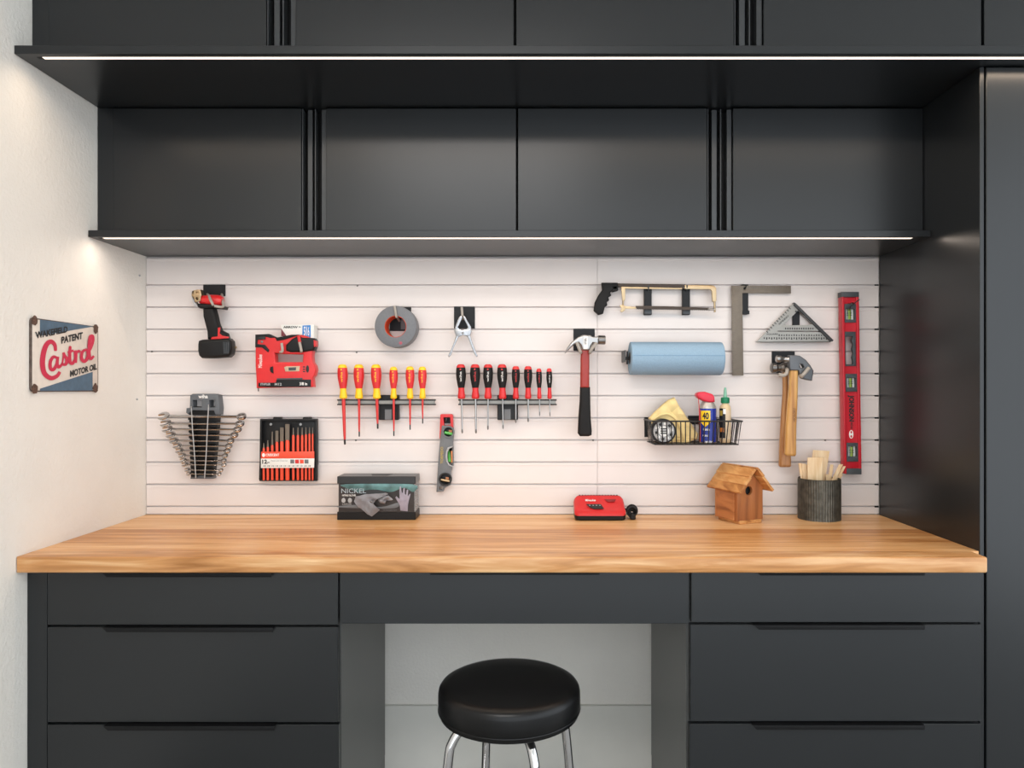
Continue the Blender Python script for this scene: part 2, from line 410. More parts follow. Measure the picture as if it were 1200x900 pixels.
def light_shelf(label, d, z, th, x0, x1, lx0, lx1, inset, power, spread, hw_, led_col):
    r = thing('light_shelf', label, 'shelf', (x0, -d, z))
    fin('shelf_panel', box(new(), (x0, -d, z), (x1, -.001, z+th), .001), M_cab, r)
    # milky diffuser let into the underside behind the front edge; its lens keeps the beam off the flattest angles
    o = fin('led_strip', box(new(), (lx0, -d+inset-hw_, z-.0009), (lx1, -d+inset+hw_, z-.0001)), M_led, r); o['label'] = 'glowing warm white light strip'
    fin('end_cap', box(new(), (lx0-.014, -d+inset-hw_, z-.0008), (lx0-.0005, -d+inset+hw_, z-.0001)), M_pull, r)
    al_ = area_light('led_light', ((lx0+lx1)/2, -d+inset, z-.002), (0, 0, 0), lx1-lx0, .012, power, led_col)
    al_.data.spread = math.radians(spread)
light_shelf('upper charcoal light shelf with a glowing strip under its front edge, below the top cabinets', US_D, US_Z, .022, XL+.001, 2.0,
            P(50, 0, US_D-.02).x, 2.0, .024, LED_UPPER, 154, .0055, LED_WARM)
light_shelf('lower charcoal light shelf with a glowing strip, right above the slat wall', LS_D, LS_Z, .020, XL+.001, XR-.002,
            P(122, 0, LS_D-.02).x, P(1068, 0, LS_D-.02).x, .02, LED_LOWER, 174, .007, LED_SOFT)

tc = thing('tall_cabinet', 'tall charcoal cabinet standing at the right edge beside the worktop', 'cabinet', (XR, -.569, 0))
fin('side_panel', box(new(), (XR, -.567, 0), (XR+.012, -.001, US_Z-.0015), .001), M_cab, tc)
fin('carcass', box(new(), (XR+.0125, -.545, .02), (2.0, -.001, US_Z-.0015)), M_pull, tc, smooth=False)
fin('door', box(new(), (XR+.0165, -.569, .02), (2.0, -.547, US_Z-.003), .0015), M_cab, tc)

# ------------------------------------------------------------------ stool
stl_c = Vector((P(597, 0, .68).x, -.685, 0))
st = thing('bar_stool', 'round black padded stool with chrome legs standing in front of the knee space', 'stool', stl_c)
R = .178; zs = .631
prof = [(.0, 0), (.10, -.0005), (.150, -.002), (.164, -.0045), (.172, -.009), (.1765, -.016), (R, -.024), (R+.0005, -.045), (R, -.062), (.1765, -.065), (.176, -.068), (.174, -.076), (.165, -.081), (0, -.081)]
fin('seat', lathe(new(), stl_c+Vector((0, 0, zs)), (0, 0, 1), prof, 64), M_vinyl, st)
fin('welt', lathe(new(), stl_c+Vector((0, 0, zs-.0645)), (0, 0, 1), [(R-.001+.0022*math.cos(a), .0022*math.sin(a)) for a in [2*math.pi*i/8 for i in range(8)]], 64, closed=True), M_vinyl, st)
for ang in (204, 294, 24, 114):
    u = Vector((math.cos(math.radians(ang)), math.sin(math.radians(ang)), 0))
    pts = catmull([stl_c+u*a+Vector((0, 0, zs+b)) for a, b in ((.02, -.092), (.08, -.092), (.125, -.100), (.150, -.128), (.160, -.17), (.178, -.35), (.205, -.612))], 8)
    fin('leg', tube(new(), pts, .0115, 14), M_chrome, st)
    fin('foot_cap', lathe(new(), stl_c+u*.206, (0, 0, 1), [(.014, 0), (.015, .004), (.014, .022)], 14), M_blackrub, st)
ring = [stl_c+Vector((math.cos(a)*.193, math.sin(a)*.193, .20)) for a in [2*math.pi*i/48 for i in range(48)]]
fin('foot_ring', tube(new(), ring, .009, 10, closed=True), M_chrome, st)
fin('swivel_plate', box(new(), stl_c+Vector((-.09, -.09, zs-.093)), stl_c+Vector((.09, .09, zs-.0795)), .003), M_dsteel, st)

# ------------------------------------------------------------------ metal sign on the left wall
def sgn(zx, zy, lift=0.):
    px, py = zx/6, 340+zy/6
    dist = -XL*FOC/(VX-px)
    return Vector((XL+lift, dist-CAM_DIST, CAM_H-(py-VY)*dist/FOC))
sy0, sy1, sz0, sz1 = sgn(203, 0).y, sgn(677, 0).y, 1.3575, 1.5555
sg = thing('metal_sign', 'rusty-edged cream and blue metal sign with red script on the left wall', 'sign', (XL, (sy0+sy1)/2, sz0))
def rrect(y0, y1, z0, z1, r, n=5):
    out = []
    for cy, cz, a in ((y1-r, z1-r, 0), (y0+r, z1-r, 90), (y0+r, z0+r, 180), (y1-r, z0+r, 270)):
        out += [(cy+r*math.cos(math.radians(a+90*i/n)), cz+r*math.sin(math.radians(a+90*i/n)), 0) for i in range(n+1)]
    return out
def sign_plate(name, y0, y1, z0, z1, r, lift, th, m):
    t = curve_bm([rrect(y0, y1, z0, z1, r)], th, .0004)
    for v in t.verts: v.co = Vector((XL+lift+th/2+v.co.z, v.co.x, v.co.y))
    bmesh.ops.recalc_face_normals(t, faces=t.faces[:])
    return fin(name, t, m, sg)
sign_plate('sheet', sy0, sy1, sz0, sz1, .012, .0, .006, M_rust)
sign_plate('enamel_face', sy0+.004, sy1-.004, sz0+.0035, sz1-.0035, .010, .0055, .0012, M_cream)
def spoly(name, pts, lift, m):
    b = new(); b.faces.new([b.verts.new(sgn(x, y, lift)) for x, y in pts]); bmesh.ops.recalc_face_normals(b, faces=b.faces[:])
    if b.faces[:][0].normal.x < 0: bmesh.ops.reverse_faces(b, faces=b.faces[:])
    return fin(name, b, m, sg, smooth=False)
spoly('blue_wedge', [(262, 207), (640, 256), (262, 322)], .0072, M_bluec)
spoly('blue_wedge', [(262, 693), (635, 574), (635, 705), (262, 709)], .0072, M_bluec)
def stext(s, q, m, w=.045): decal('lettering', s, [sgn(x, y, .0078) for x, y in q], m, sg, w)
stext('WAKEFIELD', [(232, 343), (456, 296), (458, 252), (226, 294)], M_ink)
stext('PATENT', [(412, 378), (562, 342), (564, 294), (412, 328)], M_ink)
stext('MOTOR OIL', [(474, 612), (664, 558), (664, 514), (474, 566)], M_ink)
def ribbon(b, pts, w, lift):
    pts = catmull([(x, y, 0) for x, y in pts], 8); L_, R_ = [], []; lift0 = lift
    for i, p in enumerate(pts):
        lift = lift0+i*1.2e-5
        t = (pts[min(i+1, len(pts)-1)]-pts[max(i-1, 0)]).normalized(); n = Vector((-t.y, t.x, 0))
        ww = 1.25*w[0]+1.2*(w[1]-w[0])*math.sin(math.pi*i/(len(pts)-1))
        a, c = p+n*ww/2, p-n*ww/2
        L_.append(b.verts.new(sgn(a.x, a.y, lift))); R_.append(b.verts.new(sgn(c.x, c.y, lift)))
    for i in range(len(pts)-1): b.faces.new((L_[i], L_[i+1], R_[i+1], R_[i]))
b_ = new()
strokes = [([(372, 428), (366, 385), (338, 362), (306, 385), (284, 450), (278, 520), (292, 585), (336, 618), (380, 604), (400, 574)], (16, 30)),
           ([(384, 478), (356, 470), (334, 505), (336, 552), (358, 556), (378, 520), (388, 468)], (14, 20)), ([(388, 468), (382, 520), (392, 540), (412, 528)], (14, 20)),
           ([(404, 535), (420, 505), (428, 440)], (8, 10)), ([(426, 438), (434, 462), (450, 486), (442, 520), (414, 522)], (14, 20)),
           ([(444, 510), (462, 480), (474, 392)], (8, 10)), ([(474, 396), (470, 450), (472, 505), (490, 515), (504, 492)], (15, 19)), ([(456, 440), (496, 424)], (13, 13)),
           ([(508, 424), (512, 460), (510, 512)], (16, 20)), ([(510, 462), (520, 438), (534, 428), (544, 438)], (10, 15)),
           ([(578, 418), (556, 440), (554, 485), (574, 500), (596, 470), (594, 428), (576, 418)], (14, 19)),
           ([(596, 440), (616, 410), (632, 360), (630, 326), (614, 330), (606, 380), (606, 450), (616, 484), (638, 462)], (13, 19))]
for i, (p, w) in enumerate(strokes): ribbon(b_, p, w, (.0076+.00012*i))
bmesh.ops.recalc_face_normals(b_, faces=b_.faces[:])
fin('script_lettering', b_, M_crim, sg, smooth=False)
for (x, y) in ((222, 214), (224, 694), (656, 274), (652, 690)):
    q = sgn(x, y, .0082)
    b_ = new(); b_.faces.new([b_.verts.new(q+Vector((0, .015*math.cos(a)*random.uniform(.7, 1), .017*math.sin(a)*random.uniform(.7, 1)))) for a in [2*math.pi*i/14 for i in range(14)]])
    fin('rust_patch', b_, mat('rust_stain', '584034', .7, var=.5, vscale=200), sg, smooth=False)
for px, py in ((160, 468), (163, 323)):     # two picture nails left in the wall
    dist = -XL*FOC/(VX-px); q = Vector((XL, dist-CAM_DIST, CAM_H-(py-VY)*dist/FOC))
    o = fin('nail', lathe(new(), q, (1, 0, 0), [(.003, 0), (.0035, .003), (.002, .0045)], 8), M_lgrey, base=q)
    tag(o, 'small nail head in the left wall '+('level with the wrench rack' if py > 400 else 'below the lower light shelf'), 'nail')

# ------------------------------------------------------------------ hooks
def hook_plate(label, x0, y0, x1, y1, group=None, name='tool_hook', th=.004):
    c = P((x0+x1)/2, y1, 0)
    r = thing(name, label, 'hook', c, group)
    a, b = P(x0, y1, th), P(x1, y0, th)
    bm = box(new(), (a.x, -th, a.z), (b.x, -.0012, b.z), .0008)
    fin('plate', bm, M_hook, r)
    return r
def prong(root, pts, r=.0045, m=None, name='prong'):
    return fin(name, tube(new(), catmull([P(*p) for p in pts], 5), r, 10), m or M_peg, root)

# ------------------------------------------------------------------ cordless impact driver
hk = hook_plate('black slat hook plate with grey prongs carrying the red impact driver', 238, 333.5, 264, 347)
prong(hk, [(243, 345, .004), (245, 347, .06), (247, 352, .085), (250, 358, .088)])
prong(hk, [(260, 345, .004), (261, 352, .05), (261, 359.5, .075), (251, 358.5, .088)])
O1 = (200, 320)
dv = thing('impact_driver', 'red and black cordless impact driver hanging nose left above the wrench rack', 'power tool', P(252, 419, .05))
b_ = lathe(new(), P(235, 351.5, .05), (1, 0, -.06), [(.012, 0), (.016, .004), (.017, .02), (.020, .03), (.0205, .055), (.019, .068), (.014, .076)], 24)
fin('motor_housing', b_, M_red, dv)
b_ = lathe(new(), P(226, 346, .05), (1, 0, .0), [(.010, 0), (.016, .003), (.019, .014), (.019, .030), (.014, .032)], 20)
fin('collet', b_, M_brass, dv)
fin('bit_socket', lathe(new(), P(226, 346, .05)+Vector((-.001, 0, 0)), (1, 0, 0), [(.006, 0), (.006, .004)], 6), M_ink, dv)
fin('collet_face', plate(new(), [(162, 122), (205, 118), (215, 150), (208, 196), (172, 205), (160, 165)], .0705, .004, org=O1, k=6, holes=[circ(183, 140, 9, 8), circ(184, 180, 10, 10)], bevel=.0006), M_brass, dv)
fin('front_guard', plate(new(), [(145, 155), (168, 205), (200, 240), (185, 244), (165, 235), (150, 200)], .068, .03, org=O1, k=6, bevel=.003), M_lgrey, dv)
fin('lower_shell', plate(new(), [(180, 212), (300, 218), (372, 232), (365, 252), (300, 245), (205, 248), (185, 236)], .073, .045, org=O1, k=6, bevel=.006), M_black, dv)
fin('handle', plate(new(), [(222, 244), (298, 244), (312, 290), (325, 350), (345, 400), (385, 420), (400, 462), (255, 464), (252, 410), (236, 350), (224, 300)], .068, .036, org=O1, k=6, bevel=.009), M_blackrub, dv)
fin('red_trim', plate(new(), [(332, 384), (346, 382), (342, 425), (362, 440), (408, 448), (405, 460), (280, 466), (290, 450), (330, 445)], .071, .006, org=O1, k=6, bevel=.001), M_red, dv)
b_ = plate(new(), [(190, 474), (215, 466), (300, 464), (400, 456), (418, 474), (424, 520), (416, 570), (395, 590), (300, 598), (212, 598), (192, 580), (185, 545), (185, 500)], .085, .050, org=O1, k=6, bevel=.012)
bat = fin('battery', b_, M_black, dv)
for i in range(4): fin('battery_rib', plate(new(), [(368+i*11, 482+i*2), (373+i*11, 482+i*2), (379+i*9, 566), (373+i*9, 566)], .0862, .003, org=O1, k=6, bevel=.0004), M_dgrey, bat)
fin('battery_latch', lathe(new(), P(275, 407, .05), (1, 0, 0), [(.004, 0), (.004, .006)], 10), M_brass, bat)

# ------------------------------------------------------------------ stapler and staple box
hk = thing('tool_hook', 'pair of grey hook prongs holding the red stapler through its grip', 'hook', P(340, 413, 0))
fin('plate', box(new(), (P(327, 0).x, -.004, P(0, 411).z), (P(357, 0).x, -.0012, P(0, 402).z), .0008), M_hook, hk)
prong(hk, [(328, 407, .004), (329, 412, .05), (329, 412.5, .088), (331, 411, .094), (330, 402, .095)])
prong(hk, [(351, 407, .004), (352.5, 412, .05), (353, 412, .088), (353, 410, .095), (351, 401, .095)])
sp = thing('cordless_stapler', 'red cordless stapler with black grip hanging right of the impact driver', 'power tool', P(334, 457, .05))
fin('body', plate(new(), [(600, 440), (640, 432), (690, 432), (740, 455), (790, 452), (850, 436), (920, 434), (960, 445), (990, 470), (998, 545), (992, 580), (996, 625), (1014, 650), (1020, 680), (1012, 715), (996, 738), (1001, 802), (722, 806), (602, 810), (600, 740), (594, 650), (594, 520)],
     .080, .036, holes=[[(730, 562), (790, 568), (930, 572), (926, 626), (736, 626)]], org=O1, k=6, bevel=.005), M_red, sp)
fin('head_cover', plate(new(), [(594, 432), (690, 427), (742, 452), (700, 456), (664, 446), (612, 462), (608, 498), (662, 504), (692, 540), (684, 558), (640, 522), (593, 522)], .083, .02, org=O1, k=6, bevel=.0015), M_black, sp)
fin('rear_grip', plate(new(), [(806, 505), (850, 462), (890, 440), (905, 440), (918, 452), (1004, 456), (1018, 475), (1018, 505), (1002, 545), (930, 556), (840, 558), (806, 545)], .086, .042, org=O1, k=6, bevel=.008), M_black, sp)
fin('red_band', plate(new(), [(888, 438), (908, 438), (918, 486), (896, 486)], .0885, .006, org=O1, k=6, bevel=.001), M_red, sp)
fin('top_ridge', plate(new(), [(735, 455), (850, 433), (905, 433), (860, 448), (790, 470), (745, 476)], .0835, .01, org=O1, k=6, bevel=.001), M_blackrub, sp)
fin('trigger', plate(new(), [(718, 530), (765, 530), (778, 560), (732, 566), (716, 560)], .075, .02, org=O1, k=6, bevel=.003), M_blackrub, sp)
fin('battery_cap', plate(new(), [(1004, 470), (1020, 476), (1019, 512), (1006, 520)], .088, .03, org=O1, k=6, bevel=.002), M_red, sp)
fin('head_vent', plate(new(), [(612, 450), (664, 447), (664, 466), (612, 468)], .0845, .004, org=O1, k=6, bevel=.0004), M_ink, sp)
fin('head_screw', plate(new(), circ(640, 483, 9, 9, 12), .0825, .004, org=O1, k=6, bevel=.0004), M_dsteel, sp)
fin('release_lever', plate(new(), [(700, 660), (718, 655), (722, 706), (704, 698), (696, 680)], .083, .006, org=O1, k=6, bevel=.001), M_black, sp)
fin('rating_plate', plate(new(), [(798, 662), (812, 656), (908, 654), (904, 690), (806, 692)], .0812, .003, org=O1, k=6, bevel=.0004), mat('tan_label', 'B8A48A', .5), sp)
fin('rating_window', plate(new(), [(828, 664), (882, 662), (880, 684), (830, 685)], .0820, .003, org=O1, k=6, bevel=.0003), M_dgrey, sp)
for i in range(3): fin('vent_slot', plate(new(), [(930, 656+i*16), (946, 656+i*16), (946, 664+i*16), (930, 664+i*16)], .0808, .003, org=O1, k=6, bevel=.0003), M_ink, sp)
fin('vent_slot', plate(new(), circ(962, 674, 11, 26, 16), .0808, .003, org=O1, k=6, bevel=.0003), M_ink, sp)
fin('magazine', plate(new(), [(616, 772), (740, 770), (742, 752), (985, 748), (984, 800), (718, 803), (616, 798)], .0835, .03, org=O1, k=6, bevel=.001), M_black, sp)
fin('magazine_rail', plate(new(), [(745, 740), (925, 737), (925, 748), (745, 751)], .0840, .02, org=O1, k=6, bevel=.001), M_dgrey, sp)
fin('nose_pin', plate(new(), [(610, 808), (618, 808), (618, 832), (612, 832)], .07, .006, org=O1, k=6, bevel=.0005), M_dsteel, sp)
ptext(sp, 'Milwaukee', 302.5, 415.5, 307.2, 431, .0806, M_inkw, 90, weight=0)
ptext(sp, 'STAPLER', 305, 448.8, 317, 451.6, .0840, M_lgrey); ptext(sp, 'M12', 322, 448.8, 330, 451.8, .0840, M_lgrey)
ptext(sp, '3/8 in', 351, 448, 360, 451.5, .0840, M_inkw)
sbx = thing('staple_box', 'white and blue box of staples standing behind the red stapler', 'box', P(349, 400, .03))
fin('carton', plate(new(), [(329.5, 380.6), (368, 380.6), (368, 402), (329.5, 402)], .045, .04, bevel=.0006), M_white, sbx)
fin('blue_panel', plate(new(), [(354.5, 381.5), (364, 381), (364, 401), (354, 401)], .0457, .002, bevel=.0002), mat('carton_blue', '1F7FC8', .5), sbx)
fin('maroon_corner', plate(new(), [(329.5, 385), (336, 394), (329.5, 394)], .0457, .002, bevel=.0002), mat('carton_maroon', '6E3038', .5), sbx)
ptext(sbx, 'ARROW >', 332, 382, 352.5, 384.6, .0465, M_ink, weight=.03)
ptext(sbx, '5/16', 356, 382.5, 362.5, 393.5, .0465, M_inkw, 0)

# ------------------------------------------------------------------ wrench rack and wrenches
O2, K2 = (170, 440), 5.217
wr = thing('wrench_rack', 'dark grey plastic wrench rack with two wire retainers on the left of slat wall', 'rack', P(237, 562, 0))
fin('rack_body', plate(new(), [(278, 190), (268, 240), (280, 632), (412, 632), (446, 215), (440, 190)], .030, .028, org=O2, k=K2, bevel=.001,
     holes=[]), M_black, wr)
M_rackg = mat('rack_grey', '5C6064', .5, var=.06)
fin('rack_head', plate(new(), [(275, 122), (290, 112), (420, 112), (446, 120), (455, 200), (452, 240), (430, 240), (420, 215), (285, 212), (262, 238), (250, 228), (252, 200), (272, 198)], .038, .036, org=O2, k=K2, bevel=.002,
     holes=[[(290, 150), (345, 150), (345, 195), (290, 195)], [(392, 150), (425, 150), (425, 195), (392, 195)]]), M_rackg, wr)
fin('rack_foot', plate(new(), [(280, 612), (412, 612), (414, 632), (276, 632)], .034, .03, org=O2, k=K2, bevel=.001), M_rackg, wr)
wy = [250, 293, 328, 363, 398, 430, 460, 490, 520, 545, 578, 602]
for i, y in enumerate(wy):
    e = 262+i*1.6; f = 440-i*3
    for (x0, x1) in ((e, e+36), (f-56+i*.8, f)):
        fin('rack_tooth', plate(new(), [(x0, y+8), (x1, y+8), (x1, y+22-i*.4), (x0, y+22-i*.4)], .045, .02, org=O2, k=K2, bevel=.0008), M_black, wr)
ptext(wr, 'wiha', 232.5, 462.3, 243.5, 466.8, .0384, M_inkw)
for pts in ([(283, 200), (290, 330), (302, 480), (310, 622)], [(388, 190), (380, 330), (374, 480), (364, 622)]):
    pp = [P(170+x/K2, 440+y/K2, .060) for x, y in pts]
    pp = [P(170+pts[0][0]/K2, 440+pts[0][1]/K2-2, .036)]+pp+[P(170+pts[-1][0]/K2, 440+pts[-1][1]/K2+1, .030)]
    fin('retainer_wire', tube(new(), pp, .0018, 8), M_lgrey, wr)
M_wrench = mat('wrench_chrome', (.50, .49, .48), .16, metal=1., var=.1)
wl = [100, 112, 122, 142, 162, 182, 196, 212, 218, 228, 244, 252]
wrr = [590, 580, 566, 546, 524, 512, 503, 489, 482, 482, 464, 454]
ordn = ['largest wrench at the top of the wrench rack', 'second wrench from the top of the rack', 'third wrench from the top of the rack', 'fourth wrench from the top of the rack', 'fifth wrench from the top of the rack', 'sixth wrench from the top of the rack',
        'seventh wrench from the top of the rack', 'eighth wrench from the top of the rack', 'fourth wrench from the bottom of the rack', 'third wrench from the bottom of the rack', 'second wrench from the bottom of the rack', 'smallest wrench at the bottom of the wrench rack']
for i, y in enumerate(wy):
    d = .050; k = 1-.052*i
    ro = .0150*k+.001
    A = P(170+(wl[i]+14)/K2, 440+(y-2)/K2, d); B = P(170+wrr[i]/K2, 440+(y+1)/K2, d)
    L_ = (B-A).length
    root = tag(fin('combination_wrench', new(), M_wrench, base=(A+B)/2), 'chrome combination wrench, '+ordn[i], 'wrench', 'combination wrenches in the rack')
    # built flat in a local frame (x along the shaft, y across, z thickness) then tilted in the rack
    bmw = new(); h = .0052*k+.0006; th = .0050*k+.001
    t = curve_bm([[(-L_/2+.004, -h, 0), (L_/2-ro*.8, -h*.8, 0), (L_/2-ro*.8, h*.8, 0), (-L_/2+.004, h, 0)]], th*.7, .0008); merge(bmw, t)
    hole = circ(0, 0, ro*.56, ro*.56, 12)
    t = curve_bm([[(L_/2+x, yy, 0) for x, yy in circ(0, 0, ro, ro, 24)], [(L_/2+x, yy, 0) for x, yy in hole]], th*1.5, .0012); merge(bmw, t)
    rj = ro*1.2; c15 = math.radians(195)
    jaw = [(rj*math.cos(math.radians(a)), rj*math.sin(math.radians(a))) for a in range(32, 329, 18)]
    jaw += [(rj*.95, -rj*.42), (-rj*.05, -rj*.42), (-rj*.30, 0), (-rj*.05, rj*.42), (rj*.95, rj*.42)]
    jaw = [(-L_/2+x*math.cos(c15)-yy*math.sin(c15), x*math.sin(c15)+yy*math.cos(c15), 0) for x, yy in jaw]
    merge(bmw, curve_bm([jaw], th*1.1, .0008))
    tw = math.radians(38)
    xa = (B-A).normalized(); za = Vector((0, -math.sin(tw), math.cos(tw))); ya = za.cross(xa).normalized(); za = xa.cross(ya)
    Rm = Matrix((xa, ya, za)).transposed()
    for v in bmw.verts: v.co = Rm @ v.co
    bmesh.ops.recalc_face_normals(bmw, faces=bmw.faces[:])
    bmw.to_mesh(root.data); bmw.free(); root.data.shade_smooth(); root.data.set_sharp_from_angle(angle=.6)

# ------------------------------------------------------------------ punch and chisel set
cs = thing('punch_case', 'open black plastic case of orange punches hanging right of the wrench rack', 'case', P(337.5, 564, 0))
fin('tray', plate(new(), [(702, 266), (780, 266), (784, 254), (828, 254), (832, 266), (962, 266), (966, 254), (1008, 254), (1012, 266), (1050, 266), (1052, 545), (1046, 560), (1046, 640), (1038, 646), (700, 646), (695, 636), (698, 550), (704, 480)], .020, .0185, org=O2, k=K2, bevel=.0015), M_black, cs)
b_ = plate(new(), [(702, 266), (1050, 266), (1050, 646), (698, 646)], .034, .016, org=O2, k=K2, bevel=.0012, holes=[[(714, 278), (1038, 278), (1038, 636), (710, 636)]])
fin('tray_rim', b_, M_black, cs)
for x in (768, 950): fin('rivet', plate(new(), circ(x, 299, 8, 8, 12), .0225, .004, org=O2, k=K2, bevel=.0008), M_lgrey, cs)
fin('orange_band', plate(new(), [(710, 466), (1034, 464), (1034, 506), (708, 507)], .0445, .0025, org=O2, k=K2, bevel=.0004), M_orange, cs)
fin('white_band', plate(new(), [(708, 508), (1034, 507), (1033, 564), (708, 566)], .0445, .0025, org=O2, k=K2, bevel=.0004), M_white, cs)
q = lambda x, y: (170+x/K2, 440+y/K2)
ptext(cs, 'CRESCENT', *q(738, 478), *q(820, 494), .0449, M_inkw); ptext(cs, '12', *q(716, 514), *q(746, 540), .0449, M_ink, weight=.04); ptext(cs, 'pc', *q(748, 528), *q(762, 540), .0449, M_ink)
ptext(cs, 'Punch and Chisel Set', *q(770, 516), *q(872, 526), .0449, M_lgrey)
fin('band_logo', plate(new(), circ(724, 487, 9, 12, 14), .0449, .001, org=O2, k=K2, bevel=.0001), M_inkw, cs)
for i in range(4): fin('band_picture', plate(new(), [(888+i*29, 514), (912+i*29, 514), (912+i*29, 538), (888+i*29, 538)], .0449, .001, org=O2, k=K2, bevel=.0001), [M_grey, M_inkr, M_orange, M_grey][i], cs)
for i in range(12): ptext(cs, '1/8', *q(722+i*25, 549), *q(738+i*25, 558), .0449, M_grey)
px_ = [725, 750, 777, 806, 836, 870, 906, 934, 960, 983, 1005, 1024]
tips = [412, 395, 342, 338, 318, 297, 318, 316, 316, 316, 316, 316]
org_ = [442, 436, 424, 405, 402, 395, 364, 364, 364, 360, 356, 356]
wd = [8, 9, 9, 10, 12, 14, 9, 9, 8.5, 8, 7, 6]
sort_ = ['punch', 'punch', 'punch', 'chisel', 'chisel', 'chisel']+['punch']*6
nth = ['shortest orange punch at the left end of the black case', 'second orange punch from the left in the black case', 'third orange punch from the left with long tapered tip',
       'narrow orange chisel, fourth tool from the left in the case', 'medium orange chisel, fifth tool from the left in the case', 'widest orange chisel in the middle of the black case',
       'orange punch just right of the widest chisel in the case', 'fifth orange punch from the right end of the black case', 'fourth orange punch from the right end of the black case', 'third orange punch from the right end of the black case',
       'second orange punch from the right end of the black case', 'thinnest orange punch at the right end of the black case']
for i in range(12):
    x = px_[i]; w = wd[i]; d = .036; s_ = S(d)
    X0 = P(*q(x, 640), d); zt = P(*q(x, org_[i]), d).z; ze = P(*q(x, tips[i]), d).z
    ax = Vector((X0.x, -d+.001, X0.z))
    r = thing(sort_[i], nth[i], sort_[i], ax, 'punches and chisels in the case')
    R0 = w/K2*s_*.9
    fin('shank', lathe(new(), ax, (0, 0, 1), [(R0*.85, 0), (R0, .003), (R0, zt-ax.z-.006), (R0*.8, zt-ax.z)], 8), M_orange, r)
    if sort_[i] == 'punch':
        r1 = R0*.75 if i > 5 else R0*.9
        fin('tip', lathe(new(), ax+Vector((0, 0, zt-ax.z-.001)), (0, 0, 1), [(r1*.9, 0), (r1*.6, (ze-zt)*.5), (r1*.45, ze-zt)], 10), M_sq, r)
    else:
        fin('blade', box(new(), (ax.x-R0, ax.y-.003, zt-.001), (ax.x+R0, ax.y+.003, ze), .001), M_sq, r)

# ------------------------------------------------------------------ duct tape
hk = thing('tool_hook', 'black slat hook with a pale peg carrying the grey tape roll', 'hook', P(470, 390, 0))
fin('plate', box(new(), (P(457, 0).x, -.004, P(0, 388).z), (P(482, 0).x, -.0012, P(0, 360).z), .0008), M_hook, hk)
fin('slat_clip', box(new(), (P(470, 0).x, -.006, P(0, 386).z), (P(477, 0).x, -.0035, P(0, 374).z), .0006), M_grey, hk)
fin('peg', tube(new(), [P(468, 376, .003), P(466, 372.5, .05), P(464.5, 371, .085), P(463.6, 366, .091), P(462.4, 358.5, .091)], .0042, 10), M_peg, hk)
tp_c = P(463.4, 382.6, .083)
tr = thing('duct_tape_roll', 'grey duct tape roll with orange core on a peg left of the spring clamp', 'tape', tp_c)
Ro, Ri = 24.4*S(.083), 12.4*S(.083)
pr = [(Ri+.001, 0), (Ro-.002, 0), (Ro-.0004, .0008), (Ro, .002), (Ro, .060), (Ro-.001, .062), (Ri+.001, .062)]
fin('tape_winding', lathe(new(), tp_c, (0, 1, 0), pr, 56, closed=True), M_tape, tr)
fin('core', lathe(new(), tp_c, (0, 1, 0), [(Ri-.0008, .0012), (Ri+.0011, .0012), (Ri+.0011, .0625), (Ri-.0008, .0625)], 48, closed=True), mat('orange_card', 'C84418', .7), tr)
fin('maker_mark', plate(new(), circ(469.5, 402, 2, 1.8, 12), .0833, .0004, bevel=.0001), mat('faded_red', 'A85060', .6), tr)

# ------------------------------------------------------------------ spring clamp
O3, K3 = (380, 350), 6.667
hk = hook_plate('black square slat hook with a pale peg carrying the spring clamp', 532, 359.3, 556.5, 385)
fin('peg', tube(new(), [P(543, 374, .003), P(542.5, 371.5, .035), P(541.8, 369.5, .05), P(541.2, 362, .055), P(541, 359.8, .055)], .0042, 10), M_peg, hk)
M_clampm = mat('plated_steel', (.36, .36, .37), .22, metal=1., var=.12, vscale=90)
cl = thing('spring_clamp', 'shiny metal spring clamp hanging from a black hook above the dark screwdrivers', 'clamp', P(543, 419, .04))
b_ = plate(new(), [(1058, 138), (1075, 132), (1078, 150), (1052, 205), (1042, 222), (1060, 236), (1070, 262), (1048, 300), (1010, 380), (990, 440), (972, 458), (965, 448), (985, 410), (1012, 340), (1028, 292), (1016, 255), (1022, 218), (1040, 170)], .052, .012, org=O3, k=K3, bevel=.002)
fin('jaw_handle', b_, M_clampm, cl)
b_ = plate(new(), [(1082, 132), (1100, 138), (1120, 175), (1145, 218), (1150, 255), (1140, 290), (1160, 350), (1182, 410), (1198, 448), (1190, 456), (1172, 430), (1150, 380), (1125, 310), (1102, 280), (1098, 262), (1110, 236), (1122, 222), (1108, 195), (1086, 152)], .046, .012, org=O3, k=K3, bevel=.002)
fin('jaw_handle', b_, M_clampm, cl)
fin('pivot_plate', plate(new(), [(1022, 236), (1060, 240), (1082, 246), (1104, 240), (1146, 236), (1142, 284), (1110, 292), (1082, 284), (1056, 296), (1028, 290)], .055, .006, org=O3, k=K3, bevel=.0015), M_clampm, cl)
fin('rivet', plate(new(), circ(1082, 268, 9, 9, 12), .057, .006, org=O3, k=K3, bevel=.001), M_dsteel, cl)
fin('spring', tube(new(), [P(380+1082/K3, 350+268/K3, .048)+Vector((.006*math.cos(a), -.004+.0012*a/6, .006*math.sin(a))) for a in [i*.5 for i in range(26)]], .0011, 6), M_steel, cl)

